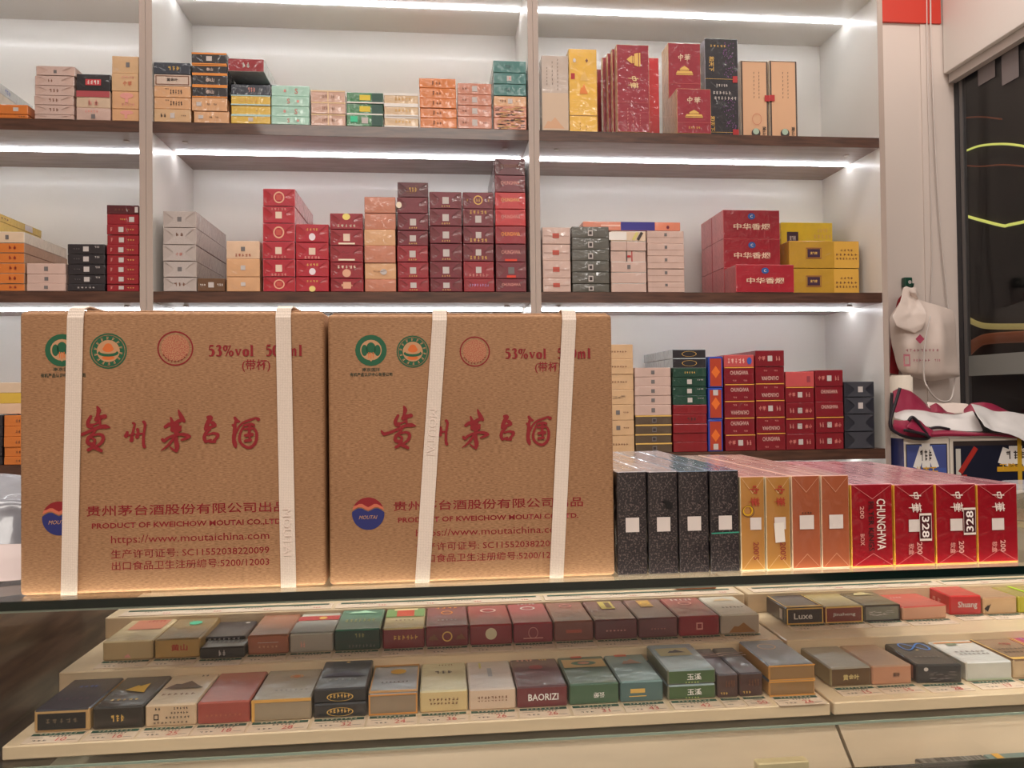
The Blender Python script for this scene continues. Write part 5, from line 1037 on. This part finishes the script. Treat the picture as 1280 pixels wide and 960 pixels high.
    # woven straps: loops round the case
    for (xt, xb, wpx) in straps:
        T0 = wp(xt, yt, 0).x; B0 = wp(xb, 740, 0).x; hw = wpx * px / 2; th = .0011
        prof = [(B0, -.0006, -.0002), (B0 * .5 + T0 * .5, -.0013, h_ * .5), (T0, -.0014, h_ - .006), (T0, .0015, h_ + .0024), (T0, .012, h_ + .0055), (T0 + .004, .05, h_ + .0042), (T0 + .006, d_ * .5, h_ + .0026), (T0 + .004, d_ - .002, h_ + .0024), (T0 + .003, d_ + .001, h_ - .004), (B0 + .002, d_ + .001, .001), (B0 + .001, d_ - .004, -.0002)]
        V = []; F = []
        N_ = len(prof)
        for i, (x, y, z) in enumerate(prof):
            a_ = prof[max(i - 1, 0)]; b_ = prof[min(i + 1, N_ - 1)]
            tg = Vector((0, b_[1] - a_[1], b_[2] - a_[2])).normalized(); nr = Vector((0, -tg.z, tg.y))
            for sx, k in ((-hw, 0), (hw, 0), (hw, 1), (-hw, 1)):
                V.append(Vector((x + sx, y, z)) + nr * (th * k))
        for i in range(N_ - 1):
            for k in range(4):
                F.append((i * 4 + k, i * 4 + (k + 1) % 4, i * 4 + 4 + (k + 1) % 4, i * 4 + 4 + k))
        F.append((0, 1, 2, 3)); F.append(tuple(4 * (N_ - 1) + k for k in (3, 2, 1, 0)))
        o = from_data('strap', V, F, WV, e); bmf = bmesh.new(); bmf.from_mesh(o.data); bmesh.ops.recalc_face_normals(bmf, faces=bmf.faces[:]); bmf.to_mesh(o.data); bmf.free()
        # faint embossed lettering running up the strap
        emb = paint('strap emboss', (240, 222, 210), rough=.35)
        zc_ = h_ * (.2 if xt > 300 and xt < 400 else .56)
        xx = B0 + (T0 - B0) * zc_ / h_
        if xt in (354.5, 549.5): text_obj('MOUTAI', emb, .045, hw * 1.1, (xx, -.0030, zc_), o, R(90) + math.atan2(B0 - T0, h_) * -1, 'F')
    return e
PKI = ink((206, 110, 84))
lines1 = [('贵州茅台酒股份有限公司出品', 108, 359, 642.5, 12.5, RI, .008), ('PRODUCT OF KWEICHOW MOUTAI CO.,LTD.', 115, 354, 659, 7.6, RI, .02), ('https://www.moutaichina.com', 139, 336.7, 679.3, 11.8, RI, .0), ('生产许可证号: SC11552038220099', 139, 336.7, 695.3, 10.5, RI, .004), ('出口食品卫生注册编号:5200/12003', 140, 336.7, 710, 10.5, RI, .004),
          ('53%vol  500ml', 260.8, 377.7, 445.6, 14.6, RI, .035), ('(带杯)', 302.6, 338, 464.6, 15, RI, .01), ('南京国环', 67, 92, 464, 4.6, KI, .01), ('有机产品认证中心有限公司', 51, 107, 472, 5.2, KI, .02)]
lines2 = [('贵州茅台酒股份有限公司出品', 491.7, 728.7, 635.8, 12, RI, .008), ('PRODUCT OF KWEICHOW MOUTAI CO.,LTD.', 497.5, 723, 651.4, 7.4, RI, .02), ('https://www.moutaichina.com', 520, 706, 670.6, 11.4, RI, .0), ('生产许可证号: SC11552038220099', 520, 706, 686, 10.2, RI, .004), ('出口食品卫生注册编号:5200/12003', 521, 706, 700.5, 10.2, RI, .004),
          ('53%vol  500ml', 631.5, 737.9, 448.6, 13.8, RI, .035), ('(带杯)', 668.8, 701.3, 466.6, 14.4, RI, .01), ('南京国环', 452.7, 475.4, 464.4, 4.6, KI, .01), ('有机产品认证中心有限公司', 437.6, 490.5, 470.6, 4.8, KI, .02)]
case_group = 'brown strapped cases on the counter'
moutai_case('left brown cardboard case with two upright white straps, on the glass counter', 24, 406, 389.5, lambda x, y: (x, y), dict(lines=lines1, e1=(77.8, 437.8, 19.4), e2=(135.6, 438.8, 21.3), seal=(219.3, 435.6, 21), logo=(74, 648, 21.3)),
            [(95.5, 87, 18.2), (354.5, 361, 18)], case_group)
moutai_case('right brown cardboard case with slanting white straps, beside the black cartons', 410.5, 767, 393, lambda x, y: (505 + (x - 122) * .908, 507 + (y - 507.3) * .94), dict(lines=lines2, e1=(463.8, 438, 19.3), e2=(516, 439.5, 20), seal=(593.5, 439.5, 19), logo=(460.3, 642, 20.3)),
            [(549.5, 528, 17.8), (711, 695.5, 17.6)], case_group)

# ------------------------------------------------------------------ plastic bags at the left of the counter
plastic = paint('white plastic bag', (214, 208, 206), rough=.3, coat=.4, var=.06, scale=12, bump=.5, bscale=30)
plastic2 = paint('thin translucent plastic bag', (150, 150, 156), rough=.3, coat=.6, rgb2=(120, 120, 128), scale=14, bump=.6, bscale=26)
a = [Vector((-0.66, 0.86, GT + .014)), Vector((-0.52, .85, GT + .02)), Vector((-.425, .87, GT + .015))]
o = loft('plastic_bag', [[p + Vector((0, -.0, 0)) for p in a], [p + Vector((-.01, .03, .05)) for p in a], [p + Vector((-.03, .09, .078)) for p in a], [p + Vector((-.03, .16, .05)) for p in a], [p + Vector((-.03, .19, 0.0)) for p in a]], plastic2, None, .001, noise=.014, nscale=22)
tag(o, 'crumpled white plastic bag on the counter, left of the brown case', 'plastic bag')
o.data.transform(Matrix.Translation((0, .02, 0)))
b = [Vector((-0.64, 0.775, GT + .0035)), Vector((-0.52, .775, GT + .0035)), Vector((-.412, .80, GT + .004))]
o = loft('paper_sheet', [b, [p + Vector((0, .05, .012)) for p in b], [p + Vector((-.02, .07, .024)) for p in b]], paint('pinkish white paper', (190, 172, 168), rough=.5), None, .001, noise=.003, nscale=14)
tag(o, 'folded pinkish white paper on the glass, left of the brown case', 'paper')

# ------------------------------------------------------------------ right end: bags, card boxes, cord
def PW(pts, Y): return [atY(x, y, Y if not isinstance(Y, (list, tuple)) else Y[i]) for i, (x, y) in enumerate(pts)]
K1 = lambda x, y: (1100 + x / 6.4, 330 + y / 6.4)     # close-up of the hanging bag
K2 = lambda x, y: (1100 + x / 6.0, 460 + y / 6.0)
bagm = paint('white carrier bag plastic', (232, 214, 204), rough=.38, coat=.3, var=.05, scale=10, bump=.25, bscale=22)
hook = box('wall_hook', (-.014, -.012, -.016), (.014, .006, .016), paint('dark green plastic', (20, 70, 52), rough=.35), None, .004, 2)
hp = atY(1134, 353, 2.33); hook.location = (hp.x, 2.3345, hp.z); tag(hook, 'dark green adhesive wall hook above the hanging carrier bag', 'hook')
tb = patch('disc', QS, .012, .012, (.004, -.0125, 0), hook, 0, 'F', 'hook_emblem')
hpeg = tube('hook_peg', [(0, -.010, -.010), (0, -.03, -.018), (0, -.036, -.008)], .003, MATS['dark green plastic'], hook)
e = bpy.data.objects.new('carrier_bag', None); link(e); e.location = (hp.x, 2.28, hp.z - .03); tag(e, 'white carrier bag with faded pink print hanging from the green hook', 'bag')
def child_loft(name, lines, mat, par, **k):
    ol = par.location
    return loft(name, [[p - ol for p in l] for l in lines], mat, par, **k)
Yb = 2.25
child_loft('bag_body', [PW([K1(75, 430), K1(170, 300), K1(260, 262), K1(340, 290), K1(470, 330), K1(585, 375)], [2.29, 2.28, 2.28, 2.28, 2.28, 2.29]),
    PW([K1(82, 520), K1(180, 460), K1(290, 450), K1(400, 470), K1(500, 470), K1(600, 480)], [2.28, 2.25, 2.235, 2.25, 2.24, 2.28]),
    PW([K1(95, 660), K1(190, 650), K1(300, 640), K1(400, 650), K1(500, 650), K1(612, 650)], [2.28, 2.24, 2.225, 2.235, 2.23, 2.28]),
    PW([K1(150, 840), K1(220, 860), K1(320, 880), K1(420, 900), K1(520, 890), K1(638, 885)], [2.28, 2.25, 2.245, 2.245, 2.25, 2.28]),
    PW([K1(185, 885), K1(250, 905), K1(330, 925), K1(420, 935), K1(520, 920), K1(636, 895)], [2.30, 2.30, 2.30, 2.30, 2.30, 2.30])], bagm, e, noise=.004, nscale=14)
child_loft('folded_front', [PW([K1(190, 190), K1(215, 178), K1(240, 185)], 2.275), PW([K1(150, 320), K1(230, 330), K1(330, 310)], 2.25), PW([K1(95, 420), K1(220, 400), K1(372, 400)], 2.228), PW([K1(130, 500), K1(235, 520), K1(358, 470)], 2.222), PW([K1(210, 535), K1(270, 552), K1(330, 525)], 2.226)], bagm, e, noise=.004, nscale=20)
child_loft('handle_knot', [PW([K1(240, 190), K1(290, 190), K1(320, 245)], 2.26), PW([K1(230, 225), K1(270, 235), K1(300, 268)], 2.25), PW([K1(245, 262), K1(280, 290), K1(310, 290)], 2.262)], bagm, e, noise=.005, nscale=30)
fp = paint('faded pink ink', (196, 120, 130), rough=.6)
for (ya, xa, xb, n_) in ((690, 185, 490, 9), (770, 255, 410, 6), (770, 430, 490, 3)):
    c_ = atY(*K1((xa + xb) / 2, ya), 2.222); patch('marks%d' % n_, fp, (xb - xa) / 6.4 * 2.24 / FOC, .0085, c_ - e.location, e, 0, 'F', 'printed_text')
c_ = atY(*K1(215, 770), 2.222); patch('sqring', fp, .022, .038, c_ - e.location, e, 0, 'F', 'printed_mark')
c_ = atY(*K1(320, 600), 2.205); patch('diamond', ink((176, 70, 96)), .03, .03, c_ - e.location, e, 0, 'F', 'printed_mark')
redcloth = paint('red fabric', (150, 28, 36), rough=.7)
o = loft('red_bag', [PW([K1(185, 225), K1(200, 235), K1(195, 250)], 2.322), PW([K1(140, 285), K1(170, 300), K1(200, 300)], 2.318), PW([K1(85, 560), K1(130, 600), K1(170, 600)], 2.32), PW([K1(80, 880), K1(110, 885), K1(150, 885)], 2.315)], redcloth, None, noise=.002)
tag(o, 'red fabric bag mostly hidden behind the hanging white carrier bag', 'bag')
# wall cords
cordm = paint('white cord', (214, 202, 196), rough=.5)
o = tube('hanging_cable', [atY(x, y, 2.336) for x, y in ((1158, -40), (1158.5, 30), (1160, 120), (1163, 220), (1165, 330))] + [atY(1163, 392, 2.33)], .0022, cordm); tag(o, 'thin white cable running straight down the wall, left of the pair', 'cable')
o = tube('hanging_cable', [atY(x, y, 2.326) for x, y in ((1163, -40), (1163.5, 40), (1167, 130), (1171, 220), (1177, 300), (1184, 372))] + [atY(1187, 400, 2.322)], .0024, cordm); tag(o, 'thin white cable sagging to the right down the wall, right of the pair', 'cable')
o = tube('hanging_cable', [atY(x, y, Y_) for x, y, Y_ in ((1163, 395, 2.20), (1156, 430, 2.20), (1155, 470, 2.205), (1160, 485, 2.20), (1170, 498, 2.21), (1182, 502, 2.22), (1190, 496, 2.26), (1194, 470, 2.315))], .0026, cordm); tag(o, 'white cable loop hanging in front of the carrier bag, curling above the maroon bag', 'cable')
# cupboard below carrying everything
ct = CAMZ - 0.33
cb = bpy.data.objects.new('low_cabinet', None); link(cb); cb.location = (1.5, 2.1, 0); tag(cb, 'low white cabinet in the corner carrying the playing-card cases', 'cabinet')
box('cabinet_body', (-.225, -.16, 0.001), (.2, .225, ct - .02), white_board, cb)
box('cabinet_top', (-.23, -.17, ct - .0198), (.205, .23, ct), white_board, cb, .002)
# paper roll
rm = paint('pale paper roll', (228, 214, 198), rough=.8, bump=.2)
bm = bmesh.new(); bmesh.ops.create_cone(bm, cap_ends=True, segments=32, radius1=.034, radius2=.034, depth=.3)
bmesh.ops.bevel(bm, geom=[ed for ed in bm.edges if abs(ed.verts[0].co.z - ed.verts[1].co.z) < 1e-5], offset=.005, segments=3, affect='EDGES')
for f in bm.faces: f.smooth = True
me = bpy.data.meshes.new('paper_roll'); bm.to_mesh(me); bm.free(); o = mesh_obj('paper_roll', me, None, (rm,))
c_ = atY(1128, 469, 2.24); ztop = c_.z; o.location = (c_.x, 2.25, ztop - .15); tag(o, 'pale paper roll standing in the corner behind the maroon bag', 'paper roll')
me.transform(Matrix.Diagonal((1, 1, 1, 1)))
o.scale = (1, 1, 1)
sup = ztop - .3 - ct
if sup > 0.002:
    bx = box('storage_box', (-.036, -.04, 0), (.036, .04, sup - .001), white_board); bx.location = (c_.x, 2.25, ct + .0005); tag(bx, 'plain white box hidden under the paper roll', 'box')
# playing-card cases
cardw = paint('white case card', (222, 210, 196), rough=.4, coat=.3); navyi = ink((30, 36, 84)); blui = ink((70, 90, 160)); dnav = ink((22, 24, 44)); yel = ink((214, 160, 40))
def cardcase(label, x0, x1, yt, Yf, d_, sidem, decor):
    a_ = atY(x0, yt, Yf); b_ = atY(x1, yt, Yf); zt_ = atY((x0 + x1) / 2, yt, Yf).z
    return carton('card_case', label, 'box', 'playing-card cases in the corner', (a_.x + b_.x) / 2, Yf, ct + .0005, b_.x - a_.x, zt_ - ct - .0005, d_, (cardw, sidem, cardw), 0, decor)
cards = lambda u, v, s, t='扑克王': (('rect', u - .09 * s, v + .05 * s, .1 * s, .2 * s, WH, 20, 'printed_card'), ('rect', u + .09 * s, v + .05 * s, .1 * s, .2 * s, WH, -20, 'printed_card'), ('rect', u, v + .07 * s, .12 * s, .22 * s, WH, 0, 'printed_card'), ('marks3', u, v + .07 * s, .2 * s, .1 * s, DK), ('rect', u, v - .1 * s, .34 * s, .06 * s, yel), ('t', t, u, v - .08 * s, .1 * s, yel, 0, .3 * s))
cardcase('blue playing-card case with white frame, under the maroon bag, left one', 1129, 1186.3, 547.5, 1.96, .2, fl((56, 62, 120)), (('rect', 0, .47, .9, .9, DK), ('rect', 0, .47, .86, .87, blui), ('rect', 0, .74, .86, .3, ink((70, 80, 140)))) + cards(-.02, .66, 1.5))
cardcase('dark navy playing-card case with red ribbon and yellow band, right one', 1187.3, 1308, 547.5, 1.96, .2, cardw, (('frame', 0, .5, .94, .93, DK), ('rect', .0, .46, .92, .88, dnav), ('rect', 0, .22, .92, .38, ink((56, 62, 116))), ('rect', -.42, .66, .05, .4, ink((196, 190, 180))), ('rect', -.32, .7, .05, .42, ink((170, 44, 36)), 35, 'red_ribbon'), ('rect', -.36, .45, .05, .1, ink((170, 44, 36)), 0, 'red_ribbon')) + cards(.17, .68, 1.15, '王牌扑克') + (('rect', .21, .5, .045, 1, ink((206, 160, 40)), 0, 'yellow_band'),))
# maroon zip bag with white plastic bags spilling over
mar = paint('maroon nylon', (140, 32, 62), rough=.42, coat=.2, bump=.25, bscale=26); pip = paint('black piping', (34, 26, 34), rough=.5)
zt_case = atY(1180, 547.5, 1.96).z
e = bpy.data.objects.new('zip_bag', None); link(e); e.location = (1.5, 2.0, zt_case + .002); tag(e, 'maroon nylon bag with black piping slumped on the playing-card cases', 'bag')
def LP(pts, Y): return PW([K2(x, y) for x, y in pts], Y)
child_loft('back_panel', [LP([(95, 180), (150, 152), (230, 176), (310, 236), (370, 300), (470, 330)], 2.14), LP([(98, 250), (160, 250), (240, 262), (310, 290), (380, 318), (475, 338)], 2.10), LP([(100, 330), (170, 335), (250, 338), (310, 338), (390, 340), (480, 348)], 2.07)], mar, e, noise=.004, nscale=16)
child_loft('back_panel', [LP([(370, 290), (420, 265), (450, 285), (500, 330), (560, 345)], 2.12), LP([(380, 330), (430, 335), (470, 340), (510, 345), (560, 350)], 2.08)], mar, e, noise=.003)
child_loft('back_panel', [LP([(630, 310), (690, 262), (780, 254), (860, 272), (980, 330)], 2.12), LP([(630, 335), (690, 330), (780, 330), (860, 335), (980, 345)], 2.08)], mar, e, noise=.003)
child_loft('lining', [LP([(350, 258), (460, 262), (560, 260), (665, 266)], 2.17), LP([(370, 330), (470, 335), (560, 345), (650, 340)], 2.15)], bagm, e, noise=.003)
child_loft('front_panel', [LP([(98, 382), (170, 400), (220, 380), (300, 420), (365, 478), (500, 462), (700, 486), (900, 488), (1120, 500)], 1.975),
    LP([(92, 430), (170, 460), (230, 460), (300, 480), (370, 500), (500, 488), (700, 498), (900, 500), (1120, 520)], 1.950), LP([(100, 478), (180, 510), (300, 528), (365, 522), (430, 515), (560, 512), (700, 510), (900, 512), (1120, 535)], 1.952)], mar, e, noise=.002, nscale=16)
child_loft('pocket_flap', [LP([(215, 395), (245, 368), (300, 390), (350, 440), (400, 470)], 1.955), LP([(200, 450), (250, 470), (300, 490), (340, 510), (375, 515)], 1.938)], mar, e, noise=.002)
ol = e.location
for pts, Y_ in (([(150, 150), (120, 250), (95, 330), (75, 420), (100, 470), (190, 515), (300, 532), (365, 522), (330, 470), (280, 400), (240, 368), (215, 395)], 1.945), ([(90, 185), (85, 300), (80, 400), (90, 470)], 1.99), ([(180, 465), (260, 480), (340, 500), (372, 522)], 1.935), ([(370, 455), (440, 445), (520, 460)], 1.972)):
    tube('piping', [p - ol for p in LP(pts, Y_)], .0042, pip, e)
o = loft('plastic_bag', [LP([(105, 340), (200, 312), (330, 326), (480, 350), (600, 346), (700, 318)], 2.06), LP([(100, 360), (200, 345), (330, 360), (480, 390), (610, 395), (740, 400)], 2.02), LP([(112, 378), (220, 400), (330, 438), (450, 466), (600, 476), (775, 480)], 1.985)], plastic, None, noise=.003, nscale=22)
tag(o, 'crumpled white plastic bag lying in the opening of the maroon bag', 'plastic bag')
o = loft('plastic_bag', [LP([(680, 262), (760, 290), (850, 322), (960, 330), (1150, 360)], 2.03), LP([(720, 340), (800, 390), (880, 410), (960, 420), (1150, 460)], 1.97), LP([(780, 440), (850, 480), (900, 488), (960, 500), (1150, 575)], 1.935)], plastic, None, noise=.004, nscale=22)
tag(o, 'white plastic bag draped over the right side of the maroon bag', 'plastic bag')
# ------------------------------------------------------------------ downlights in the ceiling above the counter
for (x, y, nm) in ((-0.43, 1.02, 'left'), (0.64, 0.98, 'right'), (1.35, 1.0, 'far right'), (-1.3, 1.0, 'far left')):
    bm = bmesh.new(); bmesh.ops.create_cone(bm, cap_ends=True, segments=24, radius1=.045, radius2=.05, depth=.02)
    me = bpy.data.meshes.new('downlight'); bm.to_mesh(me); bm.free()
    o = mesh_obj('downlight', me, None, (alum,)); o.location = (x, y, CEIL - .0105); tag(o, 'round ceiling downlight over the counter, %s one' % nm, 'light', 'downlights over the counter')
    bm = bmesh.new(); bmesh.ops.create_circle(bm, cap_ends=True, segments=24, radius=.036)
    me = bpy.data.meshes.new('lens'); bm.to_mesh(me); bm.free(); q_ = mesh_obj('lens', me, o, (lamp_mat,)); q_.location = (0, 0, -.0112)
    d_ = bpy.data.lights.new('downlight_beam', 'SPOT'); d_.energy = DOWN_POWER * 10; d_.shadow_soft_size = .03; d_.spot_size = R(95); d_.spot_blend = .6; d_.color = (1, .95, .88)
    L_ = bpy.data.objects.new('downlight_beam', d_); link(L_, o); L_.location = (0, 0, -.03)
